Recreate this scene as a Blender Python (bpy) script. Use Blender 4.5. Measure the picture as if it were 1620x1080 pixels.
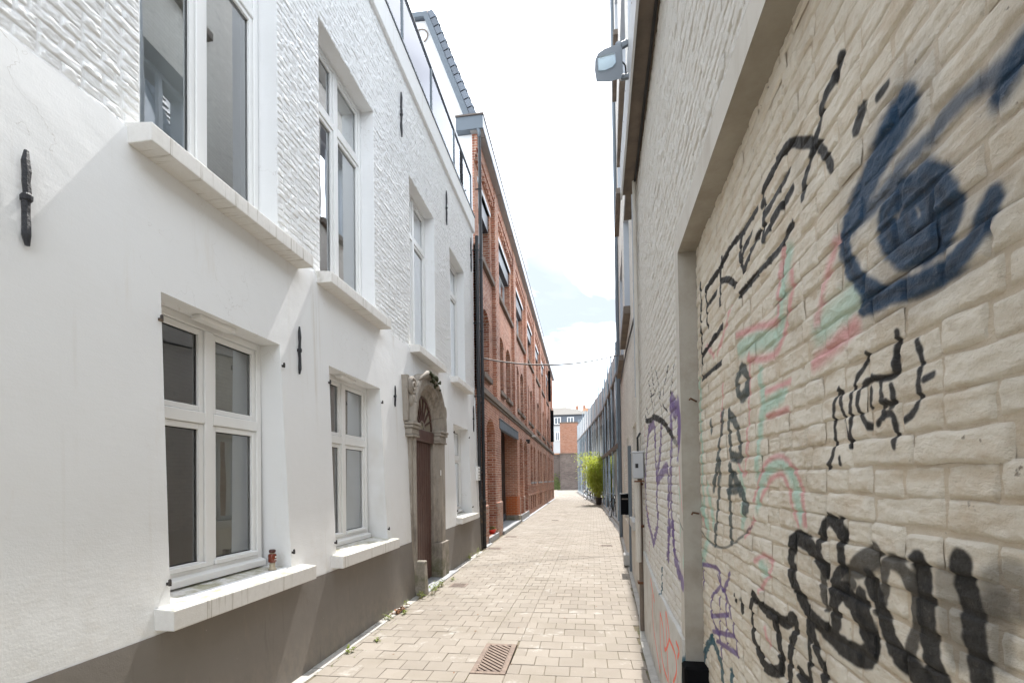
import bpy, bmesh, math, random
import numpy as np
from mathutils import Vector, Matrix, noise
from mathutils.geometry import tessellate_polygon
rnd = random.Random(7)
PI = math.pi
for o in list(bpy.data.objects): bpy.data.objects.remove(o)
SC = bpy.context.scene
COL = SC.collection

# ------------------------------------------------------------------ camera
CAM_H = 1.62
cd = bpy.data.cameras.new('camera'); cam = bpy.data.objects.new('camera', cd); COL.objects.link(cam)
cd.sensor_width = 36; cd.lens = 770 * 36 / 1620; cd.shift_y = 0.12723
cd.clip_start = 0.02; cd.clip_end = 2000
cd.dof.use_dof = True; cd.dof.focus_distance = 5.0; cd.dof.aperture_fstop = 18.0
CM = (Matrix.Rotation(math.radians(8.189), 4, 'Z') @ Matrix.Rotation(math.radians(91.0), 4, 'X')
      @ Matrix.Rotation(math.radians(-0.8), 4, 'Z'))
cam.matrix_world = Matrix.Translation((0, 0, CAM_H)) @ CM
SC.camera = cam

# ------------------------------------------------------------------ sky and sun
SUN_EL = math.radians(58.5); SUN_AZ = math.radians(3.0)      # azimuth measured from +Y towards +X
w = bpy.data.worlds.new('World'); SC.world = w; w.use_nodes = True
wt = w.node_tree; wt.nodes.clear()
def wn(t, ins={}, **pr):
    n = wt.nodes.new('ShaderNode' + t)
    for k, v in pr.items(): setattr(n, k, v)
    for k, v in ins.items():
        if isinstance(v, bpy.types.NodeSocket): wt.links.new(v, n.inputs[k])
        else: n.inputs[k].default_value = v
    return n
sky = wn('TexSky', sky_type='NISHITA', sun_disc=False, sun_elevation=SUN_EL, sun_rotation=SUN_AZ,
         air_density=1.0, dust_density=1.6, ozone_density=1.0)
tc = wn('TexCoord')
sp = wn('SeparateXYZ', {0: tc.outputs['Generated']})
zc = wn('Math', {0: sp.outputs['Z'], 1: 0.09}, operation='ADD')
zc = wn('Math', {0: zc.outputs[0], 1: 0.05}, operation='MAXIMUM')
cx = wn('Math', {0: sp.outputs['X'], 1: zc.outputs[0]}, operation='DIVIDE')
cy = wn('Math', {0: sp.outputs['Y'], 1: zc.outputs[0]}, operation='DIVIDE')
cv = wn('CombineXYZ', {'X': cx.outputs[0], 'Y': cy.outputs[0], 'Z': 3.7})
cn = wn('TexNoise', {'Vector': cv.outputs[0], 'Scale': 0.75, 'Detail': 7.0, 'Roughness': 0.55, 'Distortion': 0.3})
cm = wn('MapRange', {'Value': cn.outputs['Fac'], 'From Min': 0.36, 'From Max': 0.56, 'To Min': 0.35, 'To Max': 1.0})
cn2 = wn('TexNoise', {'Vector': cv.outputs[0], 'Scale': 1.1, 'Detail': 5.0, 'Roughness': 0.55, 'Distortion': 0.4})
cr = wn('ValToRGB', {'Fac': cn2.outputs['Fac']})
cr.color_ramp.elements[0].position = 0.40; cr.color_ramp.elements[0].color = (0.142, 0.160, 0.182, 1)
cr.color_ramp.elements[1].position = 0.58; cr.color_ramp.elements[1].color = (.90, .95, 1, 1)
cb = wn('VectorMath', {0: cr.outputs['Color'], 'Scale': 16.5}, operation='SCALE')
mx = wn('MixRGB', {'Fac': cm.outputs[0], 'Color1': sky.outputs[0], 'Color2': cb.outputs[0]})
bg = wn('Background', {'Color': mx.outputs[0], 'Strength': 0.10})
wo = wn('OutputWorld', {'Surface': bg.outputs[0]})

sl = bpy.data.lights.new('sun', 'SUN'); so = bpy.data.objects.new('sun', sl); COL.objects.link(so)
sl.energy = 2.0; sl.angle = math.radians(0.6); sl.color = (1.0, 0.965, 0.915)
SDIR = Vector((math.sin(SUN_AZ) * math.cos(SUN_EL), math.cos(SUN_AZ) * math.cos(SUN_EL), math.sin(SUN_EL)))
so.rotation_euler = SDIR.to_track_quat('Z', 'Y').to_euler()
so.location = (0, 20, 30)
vs = SC.view_settings
vs.view_transform = 'Standard'; vs.look = 'None'; vs.gamma = 1.0; vs.exposure = 1.88; vs.use_curve_mapping = False
SC.cycles.max_bounces = 8; SC.cycles.diffuse_bounces = 4; SC.cycles.glossy_bounces = 4; SC.cycles.transparent_max_bounces = 12
SC.cycles.use_denoising = True
SC.cycles.sample_clamp_indirect = 6.0

# ------------------------------------------------------------------ helpers
class MB:
    """collects faces; build() links them as one mesh object"""
    def __init__(s): s.v = []; s.f = []
    def add(s, vs_, fs_):
        b = len(s.v); s.v += [tuple(p) for p in vs_]; s.f += [tuple(b + i for i in f) for f in fs_]; return s
    def quad(s, a, b, c, d): return s.add([a, b, c, d], [(0, 1, 2, 3)])
    def box(s, x0, x1, y0, y1, z0, z1):
        return s.hexa([(x0, y0, z0), (x1, y0, z0), (x1, y1, z0), (x0, y1, z0), (x0, y0, z1), (x1, y0, z1), (x1, y1, z1), (x0, y1, z1)])
    def hexa(s, p): return s.add(p, [(3, 2, 1, 0), (4, 5, 6, 7), (0, 1, 5, 4), (1, 2, 6, 5), (2, 3, 7, 6), (3, 0, 4, 7)])
    def bar(s, a, b, w, t, up=(0, 0, 1)):
        a = Vector(a); b = Vector(b); d = (b - a).normalized(); u = Vector(up)
        if abs(d.dot(u)) > .97: u = Vector((1, 0, 0))
        r = d.cross(u).normalized(); u = r.cross(d)
        q = [(-1, -1), (1, -1), (1, 1), (-1, 1)]
        return s.hexa([a + r * i * w / 2 + u * j * t / 2 for i, j in q] + [b + r * i * w / 2 + u * j * t / 2 for i, j in q])
    def tube(s, pts, r, n=8, cap=True):
        pts = [Vector(p) for p in pts]; m = len(pts); rs = r if isinstance(r, (list, tuple)) else [r] * m
        ref = Vector((0.31, 0.53, 0.79)); vs_ = []; prev = None
        for i, p in enumerate(pts):
            d = (pts[min(i + 1, m - 1)] - pts[max(i - 1, 0)]).normalized()
            a = prev - d * prev.dot(d) if prev is not None else d.cross(ref)
            if a.length < 1e-6: a = d.cross(Vector((1, 0, 0)))
            a.normalize(); prev = a; b = d.cross(a)
            vs_ += [p + (a * math.cos(2 * PI * k / n) + b * math.sin(2 * PI * k / n)) * rs[i] for k in range(n)]
        fs_ = [(i * n + k, i * n + (k + 1) % n, (i + 1) * n + (k + 1) % n, (i + 1) * n + k) for i in range(m - 1) for k in range(n)]
        if cap: fs_ += [tuple(range(n))[::-1], tuple((m - 1) * n + k for k in range(n))]
        return s.add(vs_, fs_)
    def lathe(s, prof, c, n=16, axis='Z'):
        vs_ = []
        for r, h in prof:
            for k in range(n):
                a = 2 * PI * k / n; x, y = r * math.cos(a), r * math.sin(a)
                p = (x, y, h) if axis == 'Z' else ((h, x, y) if axis == 'X' else (y, h, x))
                vs_.append((c[0] + p[0], c[1] + p[1], c[2] + p[2]))
        m = len(prof)
        fs_ = [(i * n + k, i * n + (k + 1) % n, (i + 1) * n + (k + 1) % n, (i + 1) * n + k) for i in range(m - 1) for k in range(n)]
        fs_ += [tuple(range(n))[::-1], tuple((m - 1) * n + k for k in range(n))]
        return s.add(vs_, fs_)
    def prism(s, poly, f0, f1):
        """polygon in 2D, extruded between two mapping functions"""
        n = len(poly); a = [f0(*p) for p in poly]; b = [f1(*p) for p in poly]
        tri = tessellate_polygon([[Vector((p[0], p[1], 0)) for p in poly]])
        return s.add(a + b, [tuple(t) for t in tri] + [tuple(n + i for i in t[::-1]) for t in tri] + [(i, (i + 1) % n, n + (i + 1) % n, n + i) for i in range(n)])
    def sheet(s, outer, holes, f, back=None):
        """flat wall sheet with holes; back: mapping of the reveal's inner edge"""
        loops = [outer] + holes
        tri = tessellate_polygon([[Vector((p[0], p[1], 0)) for p in l] for l in loops])
        s.add([f(*p) for l in loops for p in l], [tuple(t) for t in tri])
        if back:
            for h in holes:
                n = len(h); s.add([f(*p) for p in h] + [back(*p) for p in h], [(i, (i + 1) % n, n + (i + 1) % n, n + i) for i in range(n)])
        return s
    def build(s, name, mat, parent=None, smooth=False, bev=0, seg=1, fix=True, local=False, weld=False):
        me = bpy.data.meshes.new(name)
        me.from_pydata([tuple(p) for p in s.v], [], s.f)
        if fix or bev or weld:
            bm = bmesh.new(); bm.from_mesh(me)
            if weld: bmesh.ops.remove_doubles(bm, verts=bm.verts, dist=1e-5)
            if fix: bmesh.ops.recalc_face_normals(bm, faces=bm.faces)
            if bev:
                es = [e for e in bm.edges if len(e.link_faces) == 2 and e.calc_face_angle(0) > 0.5]
                bmesh.ops.bevel(bm, geom=es, offset=bev, segments=seg, affect='EDGES', profile=0.5, clamp_overlap=True)
            bm.to_mesh(me); bm.free()
        if smooth: me.shade_smooth()
        return link(name, me, mat, parent, local)

def link(name, me, mat, parent=None, local=False):
    o = bpy.data.objects.new(name, me); COL.objects.link(o)
    if mat is not None and not me.materials: me.materials.append(mat)
    if parent is not None: attach(o, parent, local)
    return o
def attach(o, parent, local=False):
    o.parent = parent
    if not local:
        m = parent.matrix_basis.copy(); q = parent
        # parents that are meshes in world coordinates have identity basis
        while q.parent is not None:
            m = q.parent.matrix_basis @ q.matrix_parent_inverse @ m; q = q.parent
        o.matrix_parent_inverse = m.inverted()
def tag(o, label, cat=None, group=None, kind=None):
    if label: o['label'] = label
    if cat: o['category'] = cat
    if group: o['group'] = group
    if kind: o['kind'] = kind
    return o
def empty(name, loc, label=None, cat=None, group=None, rz=0, kind=None):
    o = bpy.data.objects.new(name, None); COL.objects.link(o); o.location = loc; o.rotation_euler = (0, 0, rz)
    o.empty_display_size = 0.2
    return tag(o, label, cat, group, kind)
def rect(a, b, c, d): return [(a, c), (b, c), (b, d), (a, d)]
def arch(a, b, c, spring, apex, n=8):
    """opening a..b wide from z=c, segmental or round head"""
    h = apex - spring; hw = (b - a) / 2; m = (a + b) / 2
    R = (hw * hw + h * h) / (2 * h); zc_ = apex - R; t0 = math.asin(min(1, hw / R))
    return [(a, c), (b, c)] + [(m + R * math.sin(t0 - 2 * t0 * i / n), zc_ + R * math.cos(t0 - 2 * t0 * i / n)) for i in range(n + 1)]
def project(p):
    c = CM.to_3x3().transposed() @ (Vector(p) - Vector((0, 0, CAM_H)))
    if c.z > -0.05: return None
    return 810 + 770 * c.x / -c.z, 746.1 - 770 * c.y / -c.z, -c.z

# ------------------------------------------------------------------ materials
def new_mat(name):
    m = bpy.data.materials.new(name); m.use_nodes = True; nt = m.node_tree; nt.nodes.clear()
    def n(t, ins={}, **pr):
        nd_ = nt.nodes.new('ShaderNode' + t)
        for k, v in pr.items(): setattr(nd_, k, v)
        for k, v in ins.items():
            if isinstance(v, bpy.types.NodeSocket): nt.links.new(v, nd_.inputs[k])
            else: nd_.inputs[k].default_value = v
        return nd_
    return m, n
def c4(c): return (c[0], c[1], c[2], 1)
def mul(c, k): return tuple(min(1, x * k) for x in c)
def out(n, sh): n('OutputMaterial', {'Surface': sh})
def pos(n, scale=(1, 1, 1), ref=None):
    if ref is not None:
        t = n('TexCoord', object=ref).outputs['Object']
    else: t = n('NewGeometry').outputs['Position']
    if scale == (1, 1, 1): return t
    return n('VectorMath', {0: t, 1: scale}, operation='MULTIPLY').outputs[0]
def ramp(n, fac, stops):
    r = n('ValToRGB', {'Fac': fac}); e = r.color_ramp.elements
    while len(e) < len(stops): e.new(0.5)
    for i, (p, c) in enumerate(stops): e[i].position = p; e[i].color = c4(c)
    return r.outputs['Color']
def mix(n, f, a, b, mode='MIX'):
    def s(x): return x if isinstance(x, bpy.types.NodeSocket) else c4(x)
    return n('MixRGB', {'Fac': f, 'Color1': s(a), 'Color2': s(b)}, blend_type=mode).outputs[0]
def nz(n, v, scale, detail=5, rough=.6, dist=0):
    return n('TexNoise', {'Vector': v, 'Scale': scale, 'Detail': detail, 'Roughness': rough, 'Distortion': dist}).outputs['Fac']
def rng(n, v, a, b, c=0, d=1):
    return n('MapRange', {'Value': v, 'From Min': a, 'From Max': b, 'To Min': c, 'To Max': d}).outputs[0]
def bump(n, h, st=.3, dist=.01, prev=None):
    i = {'Height': h, 'Strength': st, 'Distance': dist}
    if prev is not None: i['Normal'] = prev
    return n('Bump', i).outputs[0]
def bsdf(n, col, rough=.7, metal=0, normal=None, **kw):
    i = {'Base Color': col if isinstance(col, bpy.types.NodeSocket) else c4(col), 'Roughness': rough, 'Metallic': metal}
    if normal is not None: i['Normal'] = normal
    i.update(kw)
    return n('BsdfPrincipled', i).outputs[0]
def surf(name, col, rough=.7, var=.15, scale=6, bst=.2, bscale=60, metal=0, col2=None, dist=.004, cut=(.45, .7), island=0, **kw):
    """plain surface: base colour mottled by noise, optional second colour in patches, fine bump"""
    m, n = new_mat(name); p = pos(n)
    a = nz(n, p, scale, 6); c = mix(n, a, mul(col, 1 - var), mul(col, 1 + var))
    if col2: c = mix(n, rng(n, nz(n, p, scale * .7, 8, .65), *cut), c, col2)
    if island:
        g = n('NewGeometry').outputs['Random Per Island']; ob = n('ObjectInfo').outputs['Random']
        f = n('Math', {0: g, 1: ob}, operation='ADD').outputs[0]; f = n('Math', {0: f}, operation='FRACT').outputs[0]
        k = rng(n, f, 0, 1, 1 - island, 1 + island)
        c = n('VectorMath', {0: c, 'Scale': k}, operation='SCALE').outputs[0]
    nm = bump(n, nz(n, p, bscale, 6, .65), bst, dist)
    r = rng(n, a, .2, .8, max(0, rough - .08), min(1, rough + .08))
    out(n, bsdf(n, c, r, metal, nm, **kw)); return m

MT = {}
def plaster():
    m, n = new_mat('white_plaster'); p = pos(n)
    z = n('SeparateXYZ', {0: p}).outputs['Z']
    base = mix(n, nz(n, p, 1.3, 6), (.76, .765, .765), (.83, .835, .84))
    st = rng(n, nz(n, pos(n, (3, 3, .5)), 2.2, 6, .7), .62, .78, 0, .28)
    c = mix(n, st, base, (.66, .60, .52))
    ck = n('TexVoronoi', {'Vector': n('VectorMath', {0: p, 1: n('TexNoise', {'Vector': p, 'Scale': 4.0, 'Detail': 4.0}).outputs['Color']}, operation='ADD').outputs[0], 'Scale': .9}, feature='DISTANCE_TO_EDGE').outputs['Distance']
    cm_ = n('Math', {0: rng(n, ck, .0035, .0, 0, .55), 1: rng(n, nz(n, p, .8, 3, .5), .52, .62)}, operation='MULTIPLY').outputs[0]
    c = mix(n, cm_, c, (.42, .39, .35))
    dr = n('Math', {0: rng(n, nz(n, pos(n, (1, 11, .35)), 1, 5, .6), .58, .74, 0, .75), 1: rng(n, nz(n, p, .9, 4), .42, .6)}, operation='MULTIPLY').outputs[0]
    c = mix(n, dr, c, (.60, .565, .51))
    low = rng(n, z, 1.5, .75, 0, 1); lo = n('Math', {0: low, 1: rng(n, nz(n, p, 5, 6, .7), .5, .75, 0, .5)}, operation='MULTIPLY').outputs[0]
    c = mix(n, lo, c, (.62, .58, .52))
    nm = bump(n, nz(n, p, 2.0, 3, .5), .32, .03); nm = bump(n, nz(n, p, 90, 4, .6), .22, .003, nm)
    nm = bump(n, nz(n, pos(n, (9, 9, 34)), 1, 4, .6), .14, .006, nm)
    out(n, bsdf(n, c, .85, 0, nm, **{'Specular IOR Level': .3})); return m
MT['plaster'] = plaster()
def white_brick():
    m, n = new_mat('white_painted_brick'); p = pos(n)
    base = mix(n, nz(n, p, 3, 6), (.77, .775, .775), (.86, .865, .87))
    c = mix(n, rng(n, nz(n, p, 14, 6, .7), .66, .8, 0, .4), base, (.60, .55, .48))
    nm = bump(n, nz(n, pos(n, (1, .55, 1.5)), 30, 7, .7), .6, .010); nm = bump(n, nz(n, p, 130, 3), .3, .003, nm)
    out(n, bsdf(n, c, .9, 0, nm, **{'Specular IOR Level': .25})); return m
MT['wbrick'] = white_brick()
def plinth_m():
    m, n = new_mat('taupe_plinth_paint'); p = pos(n)
    c = mix(n, nz(n, p, 2, 6), (.175, .157, .140), (.242, .220, .198))
    c = mix(n, rng(n, nz(n, pos(n, (4, 4, 1)), 2.5, 7, .7), .58, .75, 0, .4), c, (.30, .25, .20))
    c = mix(n, rng(n, nz(n, p, 60, 3, .5), .76, .79, 0, .7), c, (.55, .52, .48))
    zz = n('SeparateXYZ', {0: p}).outputs['Z']
    sp_ = n('Math', {0: rng(n, zz, .42, .0), 1: rng(n, nz(n, pos(n, (1, 1.6, 1)), 7, 8, .75), .42, .66, 0, .8)}, operation='MULTIPLY').outputs[0]
    c = mix(n, sp_, c, (.30, .265, .215))
    c = mix(n, rng(n, nz(n, pos(n, (1, 6, .7)), 2, 6, .7), .60, .74, 0, .45), c, (.11, .097, .085))
    nm = bump(n, nz(n, p, 3.2, 3), .3, .02); nm = bump(n, nz(n, p, 110, 4), .3, .003, nm)
    out(n, bsdf(n, c, .75, 0, nm)); return m
MT['plinth'] = plinth_m()
def sill_m():
    m, n = new_mat('white_stone_sill'); p = pos(n)
    c = mix(n, nz(n, p, 30, 6, .7), (.62, .60, .57), (.78, .77, .75))
    s1 = rng(n, nz(n, pos(n, (2, 38, 1.2)), 1, 5, .7), .56, .70, 0, .85)
    c = mix(n, s1, c, (.30, .27, .21))
    up = n('SeparateXYZ', {0: n('NewGeometry').outputs['Normal']}).outputs['Z']
    mo = n('Math', {0: rng(n, up, .6, .9), 1: rng(n, nz(n, p, 7, 7, .7), .42, .62)}, operation='MULTIPLY').outputs[0]
    c = mix(n, mo, c, (.36, .34, .24))
    nm = bump(n, nz(n, p, 120, 6, .7), .5, .004)
    out(n, bsdf(n, c, .8, 0, nm)); return m
MT['sill'] = sill_m()
MT['pvc'] = surf('white_window_paint', (.80, .80, .79), .35, .04, 5, .05, 40)
MT['gasket'] = surf('black_window_gasket', (.02, .02, .022), .6, .1, 9, .1)
def glass(name, tint=(.84, .88, .88), boost=4.0, rough=.015):
    m, n = new_mat(name)
    f = n('Fresnel', {'IOR': 1.52}).outputs[0]; f = n('Math', {0: f, 1: boost}, operation='MULTIPLY', use_clamp=True).outputs[0]
    nm = bump(n, nz(n, pos(n), 1.6, 2, .4), .06, .02)
    t = n('BsdfTransparent', {'Color': c4(tint)}).outputs[0]; g = n('BsdfGlossy', {'Color': (.95, .97, 1, 1), 'Roughness': rough, 'Normal': nm}).outputs[0]
    out(n, n('MixShader', {0: f, 1: t, 2: g}).outputs[0]); return m
MT['glass'] = glass('window_glass')
MT['glass_rail'] = glass('balustrade_glass', (.9, .95, .95), 1.0)
MT['interior'] = surf('grey_interior_wall', (.70, .70, .65), .9, .08, 1.5, .1)
MT['blind'] = surf('grey_green_blind', (.72, .72, .66), .9, .05, 3, .1)
MT['iron'] = surf('black_painted_iron', (.018, .018, .022), .5, .4, 25, .7, 55, .2, dist=.01)
MT['rust'] = surf('rusty_iron', (.16, .07, .035), .85, .4, 40, .5, 90, .2, col2=(.05, .035, .03))
MT['pipe'] = surf('black_downpipe_paint', (.022, .023, .026), .38, .2, 8, .1, 60)
MT['pipe_old'] = surf('old_cast_pipe', (.035, .03, .028), .7, .3, 12, .4, 60, col2=(.20, .13, .07), cut=(.55, .75))
def stone_m(name, ca, cb_, cc, moss=0.0):
    m, n = new_mat(name); p = pos(n)
    c = mix(n, nz(n, p, 5, 8, .7), ca, cb_)
    c = mix(n, rng(n, nz(n, pos(n, (1, 1, .3)), 6, 8, .7), .5, .68, 0, .8), c, cc)
    z = n('SeparateXYZ', {0: p}).outputs['Z']
    g = n('Math', {0: rng(n, z, .75, .1), 1: rng(n, nz(n, p, 6, 7, .7), .42, .6, 0, .8)}, operation='MULTIPLY').outputs[0]
    if moss: c = mix(n, g, c, (.09, .095, .035))
    nm = bump(n, nz(n, p, 22, 8, .7), .6, .012); nm = bump(n, nz(n, p, 150, 4), .3, .003, nm)
    out(n, bsdf(n, c, .85, 0, nm)); return m
MT['stone'] = stone_m('weathered_stone', (.24, .205, .17), (.40, .36, .31), (.12, .10, .085), 1)
MT['bluestone'] = stone_m('bluestone_slab', (.30, .31, .32), (.42, .43, .44), (.22, .22, .215))
MT['kerb'] = stone_m('pale_kerb_stone', (.40, .38, .35), (.50, .48, .44), (.30, .28, .25))
MT['moss'] = surf('dark_moss', (.035, .04, .014), .95, .5, 30, 1, 60, dist=.02)
MT['door'] = surf('brown_door_paint', (.085, .042, .034), .45, .2, 7, .3, 40, col2=(.12, .065, .052))
MT['fan_panel'] = surf('fanlight_panel_paint', (.27, .24, .18), .6, .15, 9, .3, 50)
def paver_m():
    m, n = new_mat('concrete_paver'); p = pos(n)
    g = n('NewGeometry').outputs['Random Per Island']; ob = n('ObjectInfo').outputs['Random']
    f = n('Math', {0: g, 1: ob}, operation='ADD').outputs[0]; f = n('Math', {0: f}, operation='FRACT').outputs[0]
    c = ramp(n, f, [(0, (.228, .194, .156)), (.3, (.248, .212, .170)), (.65, (.26, .223, .180)), (1, (.278, .238, .193))])
    c = mix(n, rng(n, nz(n, p, .8, 6, .6), .35, .7, 0, .35), c, (.42, .38, .33))
    c = mix(n, nz(n, p, 60, 5, .7), mix(n, .16, c, (.1, .09, .08)), c)
    c = mix(n, rng(n, nz(n, p, 2.6, 7, .72), .58, .70, 0, .55), c, (.52, .50, .46))
    c = mix(n, rng(n, nz(n, p, 11, 4, .5), .735, .75, 0, .8), c, (.66, .64, .60))
    c = mix(n, rng(n, nz(n, p, 8, 7, .75), .62, .76, 0, .5), c, (.165, .14, .10))
    c = mix(n, rng(n, nz(n, p, 1.7, 5, .6), .52, .66, 0, .35), c, (.21, .18, .135))
    nm = bump(n, nz(n, p, 260, 4, .7), .45, .0025); nm = bump(n, nz(n, p, 12, 4), .25, .006, nm)
    out(n, bsdf(n, c, .82, 0, nm)); return m
MT['paver'] = paver_m()
MT['joint'] = surf('sandy_joint', (.16, .13, .085), .95, .35, 14, .5, 120, col2=(.085, .095, .035), cut=(.5, .62))
MT['earth'] = surf('town_ground', (.22, .2, .17), .95, .2, .5, .3, 20)
MT['cast'] = surf('rusty_cast_iron', (.21, .155, .12), .7, .25, 20, .4, 80, .25, col2=(.12, .085, .07))
MT['pit'] = surf('drain_pit_dark', (.012, .011, .010), .95, .3, 8, .2)
def redbrick(name, ca, cb_, mo, wear=.4, bw=.215, bh=.068, bumpd=.010, soot=(.12, .085, .075), scale_u=1.0, paint=None):
    m, n = new_mat(name); q = n('SeparateXYZ', {0: pos(n)})
    u = n('Math', {0: q.outputs['X'], 1: q.outputs['Y']}, operation='ADD').outputs[0]
    v = n('CombineXYZ', {'X': u, 'Y': q.outputs['Z'], 'Z': 0.0}).outputs[0]
    b = n('TexBrick', {'Vector': v, 'Color1': c4(ca), 'Color2': c4(cb_), 'Mortar': c4(mo), 'Scale': 1.0, 'Mortar Size': .008,
                       'Mortar Smooth': .25, 'Bias': -.1, 'Brick Width': bw, 'Row Height': bh}, offset=.5)
    p = pos(n)
    c = mix(n, rng(n, nz(n, p, 1.1, 7, .65), .42, .72, 0, wear), b.outputs['Color'], soot)
    c = mix(n, rng(n, nz(n, p, .35, 6, .7), .45, .65, 0, .45), c, mul(cb_, 1.25))
    c = mix(n, rng(n, nz(n, pos(n, (4, 5, 14)), 1, 4, .6), .56, .72, 0, .55), c, mul(ca, 1.55))
    c = mix(n, rng(n, nz(n, pos(n, (4.6, 5, 14.6)), 1, 3, .6), .60, .70, 0, .6), c, mul(ca, .45))
    h = n('Math', {0: 1.0, 1: b.outputs['Fac']}, operation='SUBTRACT').outputs[0]
    nm = bump(n, h, .8, bumpd); nm = bump(n, nz(n, p, 70, 5, .7), .4, .005, nm)
    out(n, bsdf(n, c, .88, 0, nm)); return m
MT['red'] = redbrick('red_factory_brick', (.32, .095, .048), (.54, .27, .175), (.64, .57, .49), .5)
MT['red_old'] = redbrick('old_patchy_brick', (.36, .14, .08), (.44, .31, .25), (.38, .33, .28), .45)
MT['red_orange'] = redbrick('orange_red_brick', (.50, .13, .035), (.42, .105, .035), (.46, .30, .18), .12)
MT['end_red'] = redbrick('end_wall_brick', (.30, .125, .07), (.37, .19, .125), (.36, .31, .26), .25, .4, .12)
MT['end_dark'] = redbrick('end_wall_old_stone', (.10, .078, .068), (.18, .145, .125), (.24, .21, .19), .5, .45, .16, .02)
MT['white_far'] = redbrick('white_painted_far_brick', (.62, .58, .52), (.70, .66, .60), (.52, .48, .43), .12, .2, .058, .010, (.45, .40, .34))
MT['string'] = surf('brown_string_stone', (.17, .125, .095), .85, .25, 5, .4, 30, col2=(.10, .08, .065))
MT['zinc'] = surf('grey_zinc_cladding', (.125, .15, .175), .5, .08, 4, .08, 30, .1)
MT['zinc_light'] = surf('pale_zinc_fascia', (.62, .65, .70), .45, .06, 4, .05, 30)
MT['soffit'] = surf('grey_soffit_board', (.33, .32, .315), .75, .1, 3, .15, 40)
MT['render_white'] = surf('white_render', (.74, .75, .76), .8, .06, 2, .2, 60)
MT['slate'] = surf('blue_grey_slate', (.13, .15, .18), .55, .2, 9, .3, 40, island=.18)
MT['terracotta'] = surf('terracotta_pot', (.50, .27, .16), .8, .2, 9, .2)
MT['dark_win'] = surf('dark_window_paint', (.03, .035, .045), .4, .2, 6, .1)
MT['win_grey'] = surf('pale_grey_window_frame', (.55, .57, .60), .5, .08, 6, .1)
MT['black'] = surf('black_banner_board', (.005, .005, .006), .9, .1, 5, .1, **{'Specular IOR Level': .1})
MT['gate'] = surf('dark_steel_gate', (.035, .032, .031), .5, .25, 6, .2, 50, .3)
MT['steel'] = surf('galvanised_steel', (.30, .37, .42), .32, .25, 5, .12, 30, .5, col2=(.17, .22, .26), cut=(.4, .7))
MT['steel_dark'] = surf('weathered_steel_beam', (.15, .125, .11), .7, .2, 6, .2, 30, .2)
MT['concrete'] = surf('smooth_concrete', (.45, .44, .42), .8, .12, 3, .25, 50)
MT['wood_soffit'] = surf('brown_soffit_board', (.17, .135, .108), .85, .2, 5, .3, 40, col2=(.10, .085, .07))
MT['fascia'] = surf('pale_grey_fascia_board', (.56, .57, .58), .7, .08, 6, .2, 30, col2=(.44, .42, .40), cut=(.6, .8))
MT['grey_reveal'] = surf('grey_render_reveal', (.42, .44, .47), .8, .07, 2, .1, 40)
MT['box_grey'] = surf('grey_plastic_box', (.46, .47, .48), .5, .06, 6, .1, 50)
MT['lamp_grey'] = surf('grey_lamp_housing', (.17, .19, .21), .45, .1, 8, .12, 60)
MT['cable'] = surf('black_rubber_cable', (.012, .012, .012), .6, .1, 8, .1)
MT['cable_pale'] = surf('pale_overhead_cable', (.10, .09, .085), .6, .1, 8, .1)
MT['red_plastic'] = surf('red_plastic', (.65, .045, .025), .35, .08, 8, .05)
MT['leaf_green'] = surf('bright_weed_leaf', (.12, .20, .03), .55, .3, 30, .2, **{'Transmission Weight': 0.0})
MT['dry_leaf'] = surf('dry_brown_leaf', (.22, .10, .04), .8, .4, 30, .3)
def foliage(name, a, b, tr):
    m, n = new_mat(name); g = n('NewGeometry').outputs['Random Per Island']
    c = mix(n, g, a, b); d = n('BsdfDiffuse', {'Color': c}).outputs[0]
    t = n('BsdfTranslucent', {'Color': mix(n, .5, c, tr)}).outputs[0]
    gl = n('BsdfGlossy', {'Color': (1, 1, 1, 1), 'Roughness': .4}).outputs[0]
    s_ = n('MixShader', {0: .5, 1: d, 2: t}).outputs[0]
    out(n, n('MixShader', {0: .04, 1: s_, 2: gl}).outputs[0]); return m
MT['bamboo_leaf'] = foliage('bamboo_leaf', (.30, .38, .04), (.60, .64, .16), (.70, .78, .10))
MT['weed'] = foliage('weed_leaf', (.10, .15, .03), (.30, .34, .10), (.3, .4, .05))
MT['culm'] = surf('bamboo_culm', (.36, .30, .08), .5, .25, 12, .1)
MT['pot'] = surf('dark_plant_pot', (.055, .045, .04), .6, .2, 10, .2)
MT['roof_grey'] = surf('grey_roof_tiles', (.13, .118, .102), .85, .12, 2, .5, 9, dist=.05)
MT['white_wall_far'] = surf('far_white_wall', (.50, .51, .515), .85, .06, 1, .1)
MT['tyre'] = surf('black_tyre', (.015, .015, .015), .8, .1, 9, .1)
MT['chrome'] = surf('bike_metal', (.5, .5, .52), .3, .1, 9, .1, 50, .8)
MT['wax'] = surf('jar_glass_amber', (.16, .028, .012), .15, .3, 30, .1)
MT['label'] = surf('jar_clear_base', (.42, .36, .26), .3, .2, 30, .1)
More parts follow.
